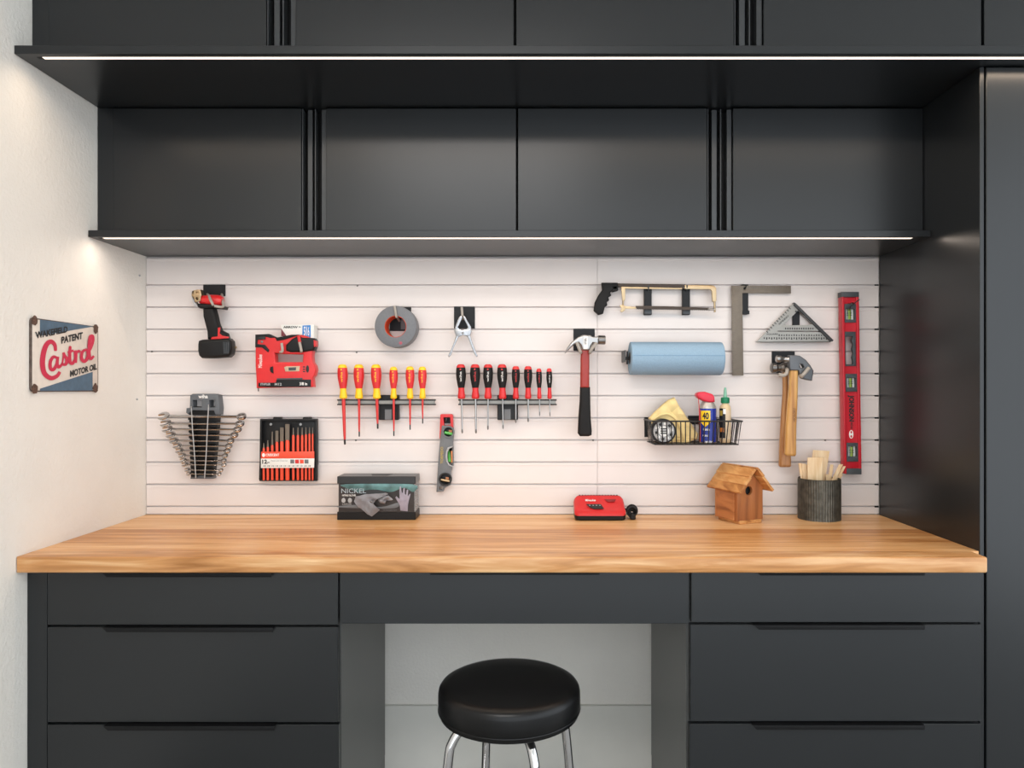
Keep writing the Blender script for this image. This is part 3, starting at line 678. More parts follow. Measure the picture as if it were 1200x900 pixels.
# ------------------------------------------------------------------ screwdriver rails and screwdrivers
def rail(label, x0, x1, bx0, bx1):
    r = thing('magnetic_rail', label, 'tool rail', P((x0+x1)/2, 492, 0))
    d = .043
    a, b = P(x0, 474.8, d), P(x1, 468, d)
    fin('bar', box(new(), (a.x+.003, -d+.001, a.z+.002), (b.x-.003, -d+.012, b.z-.002)), M_alu, r)
    for z in ((b.z-.0044, b.z), (a.z, a.z+.0044)):
        fin('edge_strip', box(new(), (a.x, -d, z[0]), (b.x, -d+.014, z[1]), .0006), M_black, r)
    A, B = P(bx0, 492, .02), P(bx1, 463, .02)
    fin('bracket', box(new(), (A.x, -.030, A.z), (B.x, -.0012, B.z), .002), M_black, r)
    m_ = (A.x+B.x)/2
    fin('bracket_pad', box(new(), (m_-.0125, -.0312, A.z+.001), (m_+.0105, -.0285, P(0, 479.5, .03).z), .0008), M_grey, r)
    return r
rail('black and grey magnetic rail holding the red and yellow screwdrivers', 395, 510.5, 444.5, 467.5)
rail('black and grey magnetic rail holding the black and red screwdrivers', 537, 652.5, 583, 607)
def screwdriver(label, group, xh, w, ytop, ycap, ymid, yend, ytip, xt, sw_, tipk, cols, wtext, blade_r=None):
    d = .049; s_ = S(d)
    top = P(xh, ytop, d); end = P(xh, yend, d); tip = P(xt, ytip, d)
    # the handle hangs a little forward so that the shaft lies on the rail
    ax = Vector((0, -d, 0)); R0 = w/2*s_
    base = Vector((tip.x, -d, tip.z))
    dirv = (Vector((xh*0+top.x, -d, top.z))-base).normalized()
    L_ = (Vector((top.x, -d, top.z))-base).length
    f = lambda y: (ytip-y)/(ytip-ytop)*L_
    r = thing('screwdriver', label, 'screwdriver', base, group)
    H, C, K, SH, TP = cols
    t0, t1, t2, t3 = f(ytop), f(ycap), f(ymid), f(yend)
    def pf(t, lo, hi): return lo+(hi-lo)*t
    handle = [(R0*.62, t2), (R0*.78, pf(.2, t2, t1)), (R0*.95, pf(.45, t2, t1)), (R0*1.0, pf(.65, t2, t1)), (R0*.97, pf(.85, t2, t1)), (R0*.90, t1)]
    fin('grip', lathe(new(), base, dirv, handle, 20), H, r)
    fin('cap', lathe(new(), base, dirv, [(R0*.90, t1), (R0*.82, pf(.5, t1, t0)), (R0*.6, pf(.9, t1, t0)), (R0*.3, t0)], 20), C, r)
    fin('collar', lathe(new(), base, dirv, [(R0*.45, t3), (R0*.68, t3+.002), (R0*.76, pf(.12, t3, t2)), (R0*.72, pf(.35, t3, t2)), (R0*.60, pf(.8, t3, t2)), (R0*.62, t2)], 20), K, r)
    rs = sw_/2*s_
    tl = (6 if tipk else 5)*s_
    fin('shaft', lathe(new(), base, dirv, [(rs*.62, tl), (rs*.8, tl*2), (rs, t3*.75), (rs, t3+.001)] if tipk else [(rs, tl), (rs, t3+.001)], 12), SH, r)
    if tipk: fin('tip', lathe(new(), base, dirv, [(rs*.42, 0), (rs*.6, .002), (rs*.6, tl+.0005)], 10), TP, r)
    else: fin('tip', lathe(new(), base, dirv, [(rs*.4, 0), (rs*1.1, .005), (rs*.95, tl+.0005)], 8), TP, r)
    if wtext is not None:
        dd = d+R0*.985+.0004
        # lettering printed on the front of the grip
        m_ = base+dirv*pf(.55, t2, t1); h_ = (t1-t2)*.5; c_ = Vector((0, -R0*1.0-.0004, 0))
        q4 = [m_+c_+dirv*(-h_/2)+Vector((R0*.22, 0, 0)), m_+c_+dirv*(h_/2)+Vector((R0*.22, 0, 0)), m_+c_+dirv*(h_/2)+Vector((-R0*.22, 0, 0)), m_+c_+dirv*(-h_/2)+Vector((-R0*.22, 0, 0))]
        decal('lettering', 'wiha', q4, wtext, r, .0)
        dot = m_+dirv*(t1-t2)*.36+Vector((0, -R0*.97-.0012, 0))
        fin('emblem', lathe(new(), dot, (0, -1, 0), [(R0*.15, 0), (R0*.15, .0008)], 10), M_yellow if cols[1] is M_yellow else M_red, r)
M_vdesh = mat('insulated_red', (.60, .03, .025), .4, var=.05)
ylab = ['longest red and yellow screwdriver, at the left end of its rail', 'second red and yellow screwdriver from the left on its rail', 'third red and yellow screwdriver from the left on its rail',
        'red and yellow screwdriver in front of the rail bracket, fourth from left', 'second red and yellow screwdriver from the right on its rail', 'shortest red and yellow screwdriver, at the right end of its rail']
for i, (xh, w, yt, ye, xt, sw_) in enumerate([(401.2, 12, 427, 521, 404.2, 4.0), (420.5, 12.4, 427, 511.7, 421, 2.8), (440.5, 12.4, 427, 502.5, 442.7, 3.4), (461.2, 10, 429.7, 511, 461.6, 2.5), (480.5, 10.4, 429.3, 503.7, 480.6, 2.5), (495, 10, 429.6, 496.4, 495.3, 2.3)]):
    screwdriver(ylab[i], 'red and yellow insulated screwdrivers', xh, w, yt, yt+4.2, 455.2, 467.5, ye, xt, sw_, True, (M_red, M_yellow, M_yellow, M_vdesh, M_ink), M_yellow)
blab = ['black and red screwdriver at the left end of its rail', 'second black and red screwdriver from the left on its rail', 'third black and red screwdriver from the left on its rail', 'fourth black and red screwdriver from the left, over the bracket edge',
        'fifth black and red screwdriver from the left, over the bracket', 'third black and red screwdriver from the right on its rail', 'small slim black and red screwdriver, second from the right', 'smallest slim black and red screwdriver at the right rail end']
for i, (xh, w, yt, ye, xt, sw_) in enumerate([(540, 11.7, 426.8, 508, 541.7, 2.0), (556.7, 12, 426.8, 508, 557.8, 2.3), (572, 11.7, 426.8, 503.7, 571.8, 1.9), (588.3, 12, 426.8, 502.8, 589.6, 1.7), (604.5, 9.7, 429, 495.8, 604.5, 1.7), (618.8, 10, 429, 494.7, 619, 2.0), (631.5, 7, 431.7, 487.5, 632.5, 1.3), (643.5, 7, 431.5, 488, 644.5, 1.3)]):
    screwdriver(blab[i], 'black and red screwdrivers', xh, w, yt, yt+4, 454.5, 467.5, ye, xt, sw_, False, (M_blackrub, M_red, M_red, M_steel, M_dsteel), M_inkw if i in (0, 2, 3, 7) else M_inkr)

# ------------------------------------------------------------------ torpedo level
O6 = (380, 470)
hk = thing('tool_hook', 'small black slat hook inside the red top of the torpedo level', 'hook', P(523, 497, 0))
fin('plate', box(new(), (P(518, 0).x, -.003, P(0, 496).z), (P(528, 0).x, -.0012, P(0, 488).z), .0006), M_hook, hk)
fin('prong', tube(new(), [P(522, 494, .002), P(522.5, 493, .03), P(523, 490, .034)], .0025, 8), M_dgrey, hk)
tl_ = thing('torpedo_level', 'grey torpedo level with red top and round vials hanging above the glove box', 'level', P(517, 577, .01))
fin('red_end', plate(new(), [(815, 98), (822, 92), (895, 92), (904, 100), (906, 195), (880, 178), (830, 190), (818, 270), (810, 262)], .028, .020, org=O6, k=6, bevel=.002, holes=[[(838, 116), (884, 114), (888, 168), (842, 172)]]), M_red, tl_)
fin('body', plate(new(), [(826, 172), (884, 172), (908, 190), (906, 260), (903, 320), (902, 462), (890, 500), (888, 590), (846, 612), (836, 636), (788, 641), (794, 540), (802, 400), (816, 250)], .030, .022, org=O6, k=6, bevel=.002,
     holes=[circ(872, 218, 33, 33), circ(850, 550, 37, 37), [(880, 330), (901, 326), (901, 452), (882, 446), (868, 420), (864, 388), (868, 355)], [(808, 622), (812, 600), (830, 596), (838, 606), (828, 626)]]), M_grey, tl_)
for cx, cy, r_, mm in ((872, 218, 33, M_vgreen), (850, 550, 37, M_vorange)):
    fin('vial_bezel', plate(new(), circ(cx, cy, r_+10), .034, .012, org=O6, k=6, bevel=.001, holes=[circ(cx, cy, r_)]), M_grey if cy < 300 else M_ink, tl_)
    fin('vial_well', plate(new(), circ(cx, cy, r_+1), .012, .003, org=O6, k=6, bevel=.0003), M_ink, tl_)
    fin('vial', lathe(new(), P(380+(cx-r_+4)/6, 470+(cy+2)/6, .022), (1, 0, -.2), [(.004, 0), (.0055, .002), (.0055, r_*2.1/6*S()-.006), (.004, r_*2.1/6*S()-.004)], 12), M_vgreen if cy < 300 else M_brass, tl_)
    fin('vial_shade', plate(new(), [(cx+4, cy-16), (cx+26, cy-14), (cx+26, cy+18), (cx+4, cy+20)], .024, .002, org=O6, k=6, bevel=.0002), M_vorange, tl_)
fin('vial_bezel', plate(new(), [(868, 326), (901, 316), (903, 324), (878, 336), (866, 362), (864, 388), (868, 424), (880, 446), (903, 456), (902, 466), (872, 452), (858, 425), (852, 390), (856, 352)], .034, .012, org=O6, k=6, bevel=.001), M_lgrey, tl_)
fin('vial', lathe(new(), P(380+884/6, 470+430/6, .02), (0.02, 0, 1), [(.004, 0), (.0075, .003), (.0075, .047), (.004, .05)], 14), M_vgreen, tl_)
fin('vial_shade', plate(new(), [(890, 352), (902, 350), (902, 436), (892, 430)], .032, .002, org=O6, k=6, bevel=.0002), M_vorange, tl_)
ptext(tl_, 'TORPEDO', 380+818/6, 470+322/6, 380+836/6, 470+440/6, .0304, M_inkg, 90)

# ------------------------------------------------------------------ box of gloves
gd = .105
gb = thing('glove_box', 'black dispenser box of grey nitrile gloves on the left half of worktop', 'box', (P(440, 0, gd).x, -.06, ZTOP))
zB = lambda y: CAM_H-(y-VY)*S(gd)
k0 = ZTOP-zB(609)
def gbx(name, x0, x1, y0, y1, yf, yb, m, bev=.0015, zf=None):
    return fin(name, box(new(), (P(x0, 0, gd).x, -yf, max(ZTOP, zB(y1))), (P(x1, 0, gd).x, -yb, zB(y0)), bev), m, gb)
gbx('tray', 395, 487, 600, 611, gd, .018, M_black)
gbx('card_core', 396.6, 485.4, 566.5, 600.5, gd-.002, .021, mat('printed_card', '2A2422', .35, var=.5, vscale=14), .0004)
M_clear = mat('clear_plastic', (.55, .58, .60), .08, var=.02, alpha=.35)
gbx('clear_side', 485.5, 486.5, 566, 600, gd-.002, .021, M_clear, .0003)
lid = gbx('lid', 395, 487, 558.3, 567, gd, .018, mat('glossy_lid', (.014, .0135, .0135), .3, var=.1))
b_ = new(); zl = zB(558.3)
t = curve_bm([[(P(x, 0, gd).x, y, 0) for x, y in ((430, .040), (434, .078), (452, .078), (456, .040))]], .0012, .0003)
for v in t.verts: v.co = Vector((v.co.x, -v.co.y, zl+.0002+v.co.z))
bmesh.ops.recalc_face_normals(t, faces=t.faces[:])
fin('thumb_notch', merge(b_, t), M_ink, gb)
M_teal = mat('printed_teal', '557C7C', .35, var=.5, vscale=30)
fin('printed_swirl', plate(new(), [(150, 585), (620, 585), (625, 640), (560, 610), (470, 640), (380, 625), (300, 625), (240, 640), (150, 610)], gd-.0010, .0012, org=O6, k=6, bevel=.0002, smooth=4), M_teal, gb)
fin('printed_streak', plate(new(), [(110, 738), (250, 730), (400, 745), (520, 715), (500, 752), (300, 756), (110, 748)], gd-.0008, .0012, org=O6, k=6, bevel=.0002, smooth=4), M_grey, gb)
ptext(gb, 'NICKEL', 400, 572.5, 429, 578, gd+.0006, mat('pale_print', 'AAB6BC', .5), weight=0)
ptext(gb, 'NITRILE GLOVES', 401, 579.5, 417, 581.5, gd+.0006, M_inkw)
for x in (402.5, 410): fin('printed_icon', plate(new(), circ(x, 586.5, 2.4, 3, 12), gd-.0004, .0012, bevel=.0002), M_lgrey, gb)
ptext(gb, 'LARGE', 401, 590, 412, 591.5, gd+.0006, M_lgrey); ptext(gb, '100 disposable gloves', 449, 597.2, 465, 598.6, gd+.0012, M_grey)
# printed picture of a gloved hand
hand = [(535, 770), (530, 730), (512, 700), (500, 680), (506, 668), (522, 684), (530, 690), (528, 640), (530, 604), (538, 600), (544, 640), (550, 650), (556, 612), (566, 610), (566, 655), (574, 660), (580, 622), (590, 625), (586, 672), (594, 660), (603, 650), (606, 658), (594, 700), (588, 735), (586, 775)]
fin('printed_hand', plate(new(), hand, gd+.0006, .0012, org=O6, k=6, bevel=.0002), mat('printed_glove', '9A93A0', .5, var=.15, vscale=60), gb)
fin('dispenser_opening', plate(new(), circ(334, 660, 115, 34, 28), gd+.0002, .0012, org=O6, k=6, bevel=.0002), M_ink, gb)
def crumple(name, label, outline, folds, d0):
    """a limp sheet gathered in sharp folds, hanging out of the opening"""
    pts = [(380+x/6, 470+y/6) for x, y in outline]; b = new()
    # fan of rings from the outline to a centre, displaced in folds
    cx = sum(p[0] for p in pts)/len(pts); cy = sum(p[1] for p in pts)/len(pts)
    pl = []; n = len(pts)
    for i in range(n):
        for k in range(4):
            a, c = pts[i], pts[(i+1) % n]; pl.append((a[0]+(c[0]-a[0])*k/4, a[1]+(c[1]-a[1])*k/4))
    rings = []
    for j in range(7):
        f = 1-j/7; ring_ = []
        for i, (x, y) in enumerate(pl):
            px, py = cx+(x-cx)*f, cy+(y-cy)*f
            dd = d0+.006*math.sin(j/7*math.pi)+.004*math.sin(folds*(px*.09+py*.07))+.002*math.sin(px*.35-py*.5)+random.uniform(-.001, .001)
            q_ = P(px, py, gd); ring_.append(b.verts.new((q_.x, -(dd), q_.z)))
        rings.append(ring_)
    c_ = b.verts.new((P(cx, cy, gd).x, -(d0+.009), P(cx, cy, gd).z)); m_ = len(pl)
    for A, B in zip(rings[:-1], rings[1:]):
        for i in range(m_): b.faces.new((A[i], A[(i+1) % m_], B[(i+1) % m_], B[i]))
    for i in range(m_): b.faces.new((rings[-1][i], rings[-1][(i+1) % m_], c_))
    bmesh.ops.solidify(b, geom=b.faces[:], thickness=.0012)
    bmesh.ops.recalc_face_normals(b, faces=b.faces[:])
    base = P(cx, max(p[1] for p in pts), gd)
    return tag(fin(name, b, M_glove, base=base), label, 'glove', 'gloves pulled from the dispenser')
crumple('nitrile_glove', 'crumpled grey nitrile glove hanging in a point from the dispenser box', [(224, 668), (300, 650), (385, 648), (440, 640), (455, 650), (420, 668), (370, 690), (350, 720), (396, 762), (340, 808), (290, 775), (245, 740), (215, 700)], 3.2, gd+.011)
crumple('nitrile_glove', 'small twisted end of grey nitrile glove at the opening right side', [(380, 690), (420, 665), (455, 660), (490, 690), (470, 700), (440, 695), (430, 722), (400, 712)], 4.5, gd+.010)

# ------------------------------------------------------------------ red hammer
O7, K7 = (640, 310), 5.4545
hk = hook_plate('black slat hook plate with two grey prongs carrying the red hammer', 672, 385.3, 697, 411)
prong(hk, [(678, 405, .004), (681, 412, .03), (680.5, 413, .080), (679.5, 410.5, .090), (677.5, 405.5, .091), (676, 401.5, .089)], .0055)
prong(hk, [(694, 405, .004), (692, 412, .03), (691.5, 413, .080), (692.5, 410.5, .090), (696, 405.5, .091), (699, 402, .089)], .0055)
hm = thing('claw_hammer', 'claw hammer with red shaft and black grip left of the paper roll', 'hammer', P(685, 511, .06))
fin('head', plate(new(), [(120, 570), (132, 535), (160, 498), (200, 466), (235, 449), (285, 450), (298, 460), (330, 460), (334, 455), (336, 508), (318, 506), (300, 502), (288, 520), (284, 548), (232, 548), (222, 515), (208, 500), (180, 512), (150, 540)], .079, .028, org=O7, k=K7, bevel=.005), M_steel, hm)
fin('striking_face', lathe(new(), P(640+328/K7, 310+482/K7, .065), (1, 0, 0), [(.012, 0), (.0155, .004), (.0155, .024), (.014, .0265)], 24), M_dsteel, hm)
fin('eye_label', plate(new(), [(240, 460), (268, 460), (266, 540), (238, 540)], .0802, .002, org=O7, k=K7, bevel=.0003), M_inkw, hm)
ptext(hm, 'STEEL', 640+244/K7, 310+468/K7, 640+258/K7, 310+510/K7, .0807, M_ink, 90)
fin('shaft', plate(new(), [(680.8, 409), (691, 409), (690.8, 455), (680, 455)], .076, .022, bevel=.0085), mat('fibreglass_red', (.30, .022, .014), .35, var=.1), hm)
fin('grip', plate(new(), [(680, 453.5), (691.8, 453.5), (692, 470), (692.5, 490), (693.8, 505), (693.5, 510), (690, 511.5), (680, 511.5), (677.3, 508), (678, 490), (679.5, 470)], .078, .026, bevel=.009), M_blackrub, hm)

# ------------------------------------------------------------------ hacksaw
for lab, x0 in (('left of two narrow black hooks carrying the hacksaw', 628), ('right of two narrow black hooks carrying the hacksaw', 873)):
    r = thing('tool_hook', lab, 'hook', P(640+(x0+24)/K7, 369, 0), 'narrow hacksaw hooks')
    A, B = P(640+x0/K7, 368.8, .02), P(640+(x0+47)/K7, 337.8, .02)
    fin('plate', box(new(), (A.x, -.020, A.z), (B.x, -.0012, B.z), .001), M_hook, r)
    fin('prong', tube(new(), [P(640+(x0+24)/K7, 341, .018), P(640+(x0+26)/K7, 339.5, .034), P(640+(x0+28)/K7, 334, .038)], .0022, 8), M_dgrey, r)
    fin('clip', box(new(), (A.x, -.0235, A.z+.002), (B.x, -.0195, A.z+.018), .001), M_dgrey, r)
hs = thing('hacksaw', 'hacksaw with black pistol grip and brass frame hanging at the top', 'saw', P(768, 368, .03))
fin('pistol_grip', plate(new(), [(355, 115), (458, 115), (462, 162), (425, 166), (410, 178), (418, 196), (398, 208), (404, 226), (388, 238), (392, 258), (376, 270), (366, 312), (335, 320), (306, 292), (312, 240), (338, 190), (360, 160)], .044, .028, org=O7, k=K7, bevel=.005, holes=[[(432, 150), (452, 148), (452, 156), (434, 160)]]), M_blackrub, hs)
fin('top_tube', plate(new(), [(455, 120), (892, 126), (892, 142), (860, 150), (455, 140)], .036, .014, org=O7, k=K7, bevel=.002), M_brown, hs)
fin('rear_frame', plate(new(), [(480, 138), (868, 146), (868, 158), (506, 154), (506, 222), (498, 236), (486, 226)], .034, .009, org=O7, k=K7, bevel=.0015), M_brass, hs)
fin('front_frame', plate(new(), [(886, 130), (1050, 130), (1074, 134), (1088, 150), (1090, 225), (1084, 240), (1064, 236), (1060, 170), (1050, 158), (886, 156)], .037, .012, org=O7, k=K7, bevel=.0015), M_brass, hs)
fin('blade_holder', tube(new(), [P(640+492/K7, 310+230/K7, .032), P(640+492/K7, 310+300/K7, .032)], .003, 10), M_brass, hs)
fin('wing_nut', plate(new(), [(470, 262), (486, 256), (502, 262), (508, 274), (504, 292), (486, 306), (472, 298), (482, 280)], .038, .008, org=O7, k=K7, bevel=.0015), M_brass, hs)
fin('tension_bar', plate(new(), [(500, 266), (575, 270), (575, 284), (500, 282)], .035, .005, org=O7, k=K7, bevel=.001), M_brass, hs)
fin('front_post', tube(new(), [P(640+1076/K7, 310+236/K7, .031), P(640+1078/K7, 310+305/K7, .031)], .0035, 10), M_brass, hs)
fin('blade_pin', tube(new(), [P(640+1034/K7, 310+286/K7, .04), P(640+1076/K7, 310+286/K7, .035)], .0035, 10), M_steel, hs)
bl = [(572, 264), (760, 266), (1040, 276), (1046, 294)]+[(1040-i*6.6, 294-(i % 2)*3-i*.1) for i in range(71)]
fin('blade', plate(new(), bl, .036, .002, org=O7, k=K7, bevel=.0002), M_brown, hs)

# ------------------------------------------------------------------ blue paper towel roll
ph = thing('towel_holder', 'black bracket and rod carrying the blue paper towel roll', 'holder', P(735, 424, 0))
fin('bracket', box(new(), (P(729.5, 0, .03).x, -.094, P(0, 424.5, .05).z), (P(729.5, 0, .03).x+.003, -.0012, P(0, 411, .05).z), .0005), M_dgrey, ph)
fin('plate', box(new(), (P(734, 0).x, -.004, P(0, 427).z), (P(752, 0).x, -.0012, P(0, 412).z), .0006), M_hook, ph)
rc = P(738, 420.0, .075)
rod0 = Vector((P(729.5, 0, .03).x, -.075, rc.z))
rod1 = P(843, 419.6, .075)
fin('rod', tube(new(), [rod0, rod1], .006, 12), M_black, ph)
pt = thing('paper_towel_roll', 'blue shop paper towel roll mounted sideways right of the red hammer', 'paper towel', rc)
Rr = 19.6*S(.1); Lr = P(845.5, 0, .075).x-rc.x
def spiral_roll():
    pr = [(.021, .0), (Rr-.003, 0), (Rr-.0008, .0012), (Rr, .004), (Rr, Lr-.006), (Rr-.001, Lr-.002), (Rr-.004, Lr), (.021, Lr)]
    return lathe(new(), rc, (1, 0, -.003), pr, 64, closed=True)
fin('towel_winding', spiral_roll(), M_blue_paper, pt)
fin('core', lathe(new(), rc, (1, 0, -.003), [(.019, -.0005), (.0212, -.0005), (.0212, Lr), (.019, Lr)], 32, closed=True), mat('brown_card', '5E5850', .8), pt)
a_ = math.radians(8)
yl = [Vector((rc.x+.004+(Lr-.008)*i/8, rc.y-(Rr+.0003)*math.cos(a_), rc.z+(Rr+.0003)*math.sin(a_)-.003*(.004+(Lr-.008)*i/8))) for i in range(9)]
b_ = tube(new(), yl, .0007, 6); fin('loose_edge', b_, mat('towel_edge', '6E93B2', .9), pt)

# ------------------------------------------------------------------ steel square
O8 = (840, 320)
hk = thing('tool_hook', 'narrow black slat hook under the corner of the L-shaped steel square', 'hook', P(874, 369, 0))
A, B = P(869.5, 368.5, .012), P(877, 333.2, .012)
fin('plate', box(new(), (A.x, -.012, A.z), (B.x, -.0012, B.z), .001), M_hook, hk)
fin('prong', tube(new(), [P(873, 339, .01), P(873.5, 338, .022), P(875, 333.5, .024)], .0018, 8), M_hook, hk)
fin('clip', box(new(), (A.x, -.018, A.z), (B.x+.002, -.0115, A.z+.013), .001), M_hook, hk)
sq = thing('steel_square', 'flat L-shaped steel framing square hanging between hacksaw and speed square', 'square', P(864, 440, .014))
fin('blade', plate(new(), [(104, 88), (522, 90), (522, 143), (180, 140), (188, 720), (110, 720)], .0165, .004, org=O8, k=6, bevel=.0004, holes=[circ(196, 108, 9, 9, 12)]), M_sq, sq)
b_ = new()
for i in range(34):
    y = 150+i*16.6; w_ = 26 if i % 4 == 0 else 14
    merge(b_, plate(new(), [(106+w_*0, y), (106+w_, y), (106+w_, y+2), (106, y+2)], .0168, .0004, org=O8, k=6, bevel=.0001))
for i in range(20):
    x = 190+i*16.6
    merge(b_, plate(new(), [(x, 93), (x+2, 93), (x+2, 107), (x, 107)], .0168, .0004, org=O8, k=6, bevel=.0001))
o = fin('scale_marks', b_, mat('etched_mark', '57534B', .5), sq); o['kind'] = 'stuff'

# ------------------------------------------------------------------ speed square
hk = thing('tool_hook', 'narrow black slat hook seen through the opening of the speed square', 'hook', P(933, 390, 0))
A, B = P(929, 383, .008), P(937, 360, .008)
fin('plate', box(new(), (A.x, -.010, A.z), (B.x, -.0012, B.z), .001), M_hook, hk)
fin('prong', tube(new(), [P(933, 366, .008), P(932.8, 364.6, .026)], .0022, 8), M_hook, hk)
ss = thing('speed_square', 'grey aluminium triangular speed square with black markings, top right of slat wall', 'square', P(931, 401, .02))
fin('blade', plate(new(), [(545, 208), (575, 245), (815, 472), (800, 484), (282, 484)], .021, .005, org=O8, k=6, bevel=.0004,
     holes=[[(572, 262), (668, 358), (655, 364), (490, 368), (478, 360)], [(430, 404), (728, 406), (728, 415), (430, 413)]]), mat('square_alu', 'A2A29E', .5, metal=.2, var=.06), ss)
fin('fence', plate(new(), [(545, 206), (556, 212), (822, 472), (816, 480), (800, 478), (546, 226)], .030, .022, org=O8, k=6, bevel=.001), mat('square_edge', '3C3D3F', .5, metal=.2), ss)
fin('base_edge', plate(new(), [(276, 482), (800, 480), (800, 486), (276, 487)], .022, .006, org=O8, k=6, bevel=.0005), mat('square_edge2', '55554F', .5), ss)
b_ = new()
for i in range(26):
    x = 330+i*17.5; h_ = 16 if i % 2 else 11
    merge(b_, plate(new(), [(x, 452), (x+8, 452), (x+8, 452+h_), (x, 452+h_)], .0214, .0006, org=O8, k=6, bevel=.0001))
    if i > 5: merge(b_, plate(new(), [(x, 430+(i % 3)*2), (x+8, 430+(i % 3)*2), (x+8, 443), (x, 442)], .0214, .0006, org=O8, k=6, bevel=.0001))
for i in range(13):
    x = 480+i*16
    merge(b_, plate(new(), [(x, 384), (x+8, 383), (x+8, 397), (x, 396)], .0214, .0006, org=O8, k=6, bevel=.0001))
for i in range(12):
    x, y = 350+i*14.5, 405-i*15
    merge(b_, plate(new(), [(x, y), (x+12, y+12), (x+8, y+16), (x-4, y+4)], .0214, .0006, org=O8, k=6, bevel=.0001))
o = fin('scale_marks', b_, M_ink, ss); o['kind'] = 'stuff'
decal('lettering', 'SPEED', [P(840+x/6, 320+y/6, .0218) for x, y in ((440, 366), (508, 302), (500, 294), (432, 358))], M_ink, ss)
ptext(ss, 'SQUARE', *[v for x, y in ((350, 424), (430, 436)) for v in (840+x/6, 320+y/6)], .0218, M_ink)

# ------------------------------------------------------------------ long red level
lv = thing('box_level', 'long red box level with three vials hanging at the right end of slat wall', 'level', P(998, 556, .02))
ld = .048
Lq = lambda x, y: (x+(y-342)*.0150, y)
wx0, wx1 = 990.5, 1001.5
def lp(l): return [Lq(x, y) for x, y in l]
fin('web', plate(new(), lp([(986, 345), (1003.5, 345), (1003.5, 553), (986, 553)]), .042, .010, bevel=.001,
     holes=[lp([(989.8, 357), (1000.3, 354), (1001.8, 360), (1001.8, 377), (990, 377)]), lp([(990, 389.5), (1001.2, 389.5), (1001.2, 428), (990, 428)]), lp([(990.5, 440), (1001.8, 440), (1001.8, 457), (990.5, 457)]), lp([(990.5, 520.5), (1001.8, 520.5), (1001.8, 537.5), (990.5, 537.5)])]), M_red2, lv)
fin('flange', plate(new(), lp([(986.6, 343), (989.3, 343), (989.3, 555), (986.6, 555)]), ld, .032, bevel=.0012), M_red2, lv)
fin('flange', plate(new(), lp([(1003.2, 343), (1006.6, 343), (1006.6, 555), (1003.2, 555)]), ld, .032, bevel=.0012), M_red2, lv)
fin('end_cap', plate(new(), lp([(986.4, 342), (1006.8, 342), (1006.8, 348), (986.4, 348)]), ld+.001, .034, bevel=.001), M_dgrey, lv)
fin('end_cap', plate(new(), lp([(989, 549), (1006.6, 549), (1006.6, 556), (989, 556)]), ld+.001, .034, bevel=.001), M_dgrey, lv)
for (y0, y1, h0, h1) in ((356, 378, 362, 374.5), (438, 459, 443, 454), (519, 541, 523, 535)):
    fin('vial_frame', plate(new(), lp([(989.4, y0), (1003.0, y0), (1003.0, y1), (989.4, y1)]), .046, .014, bevel=.001, holes=[lp([(991.3, h0), (1001.3, h0), (1001.3, h1), (991.3, h1)])]), M_dgrey, lv)
    fin('vial_window', plate(new(), lp([(989.8, h0-.8), (1003, h0-.8), (1003, h1+.8), (989.8, h1+.8)]), .033, .002, bevel=.0003), M_white, lv)
    c0 = P(*Lq(995, h1), .0385); c1 = P(*Lq(995, h0), .0385)
    fin('vial', tube(new(), [c0+Vector((0, 0, .0005)), c1-Vector((0, 0, .0005))], (.0075), 14, flat=.6), M_wgreen, lv)
    for kk in (.4, .6):
        zz = c0.z+(c1.z-c0.z)*kk; xx = c0.x+(c1.x-c0.x)*kk
        fin('vial_ring', lathe(new(), Vector((xx, -.0385, zz-.0006)), (0, 0, 1), [(0.0078, 0), (0.0078, .0012)], 14), M_ink, lv)
fin('hand_hold', plate(new(), lp([(989.2, 388.6), (1002.2, 388.6), (1002.2, 429), (989.2, 429)]), .045, .014, bevel=.001, holes=[lp([(990.4, 394), (999, 394), (997.6, 399), (999.2, 404), (997.8, 409), (999.2, 414), (997.8, 419), (999, 424), (998.8, 427), (990.4, 427)])]), M_dgrey, lv)
ptext(lv, 'JOHNSON', 993.2, 463, 1001, 494, .0426, M_ink, 270, weight=.05)
ptext(lv, 'level & tool', 996.6, 495, 1000.2, 502.5, .0426, M_ink, 270)
fin('emblem', plate(new(), circ(997.6, 509, 2.6, 5, 16), .0426, .0006, bevel=.0002, holes=[circ(997.6, 506.5, 1.1, 1.6, 10), circ(997.6, 511.5, 1.1, 1.6, 10)]), M_inkw, lv)
hk = thing('tool_hook', 'thin black hook through the top opening of the red box level', 'hook', P(998, 364, 0))
fin('plate', box(new(), (P(991.5, 0).x, -.003, P(0, 372).z), (P(998, 0).x, -.0012, P(0, 360).z), .0005), M_hook, hk)
fin('prong', tube(new(), catmull([P(994, 365, .002), P(995.5, 362, .06), P(998, 358, .070), P(1007, 351, .074)], 4), .0018, 8), M_hook, hk)

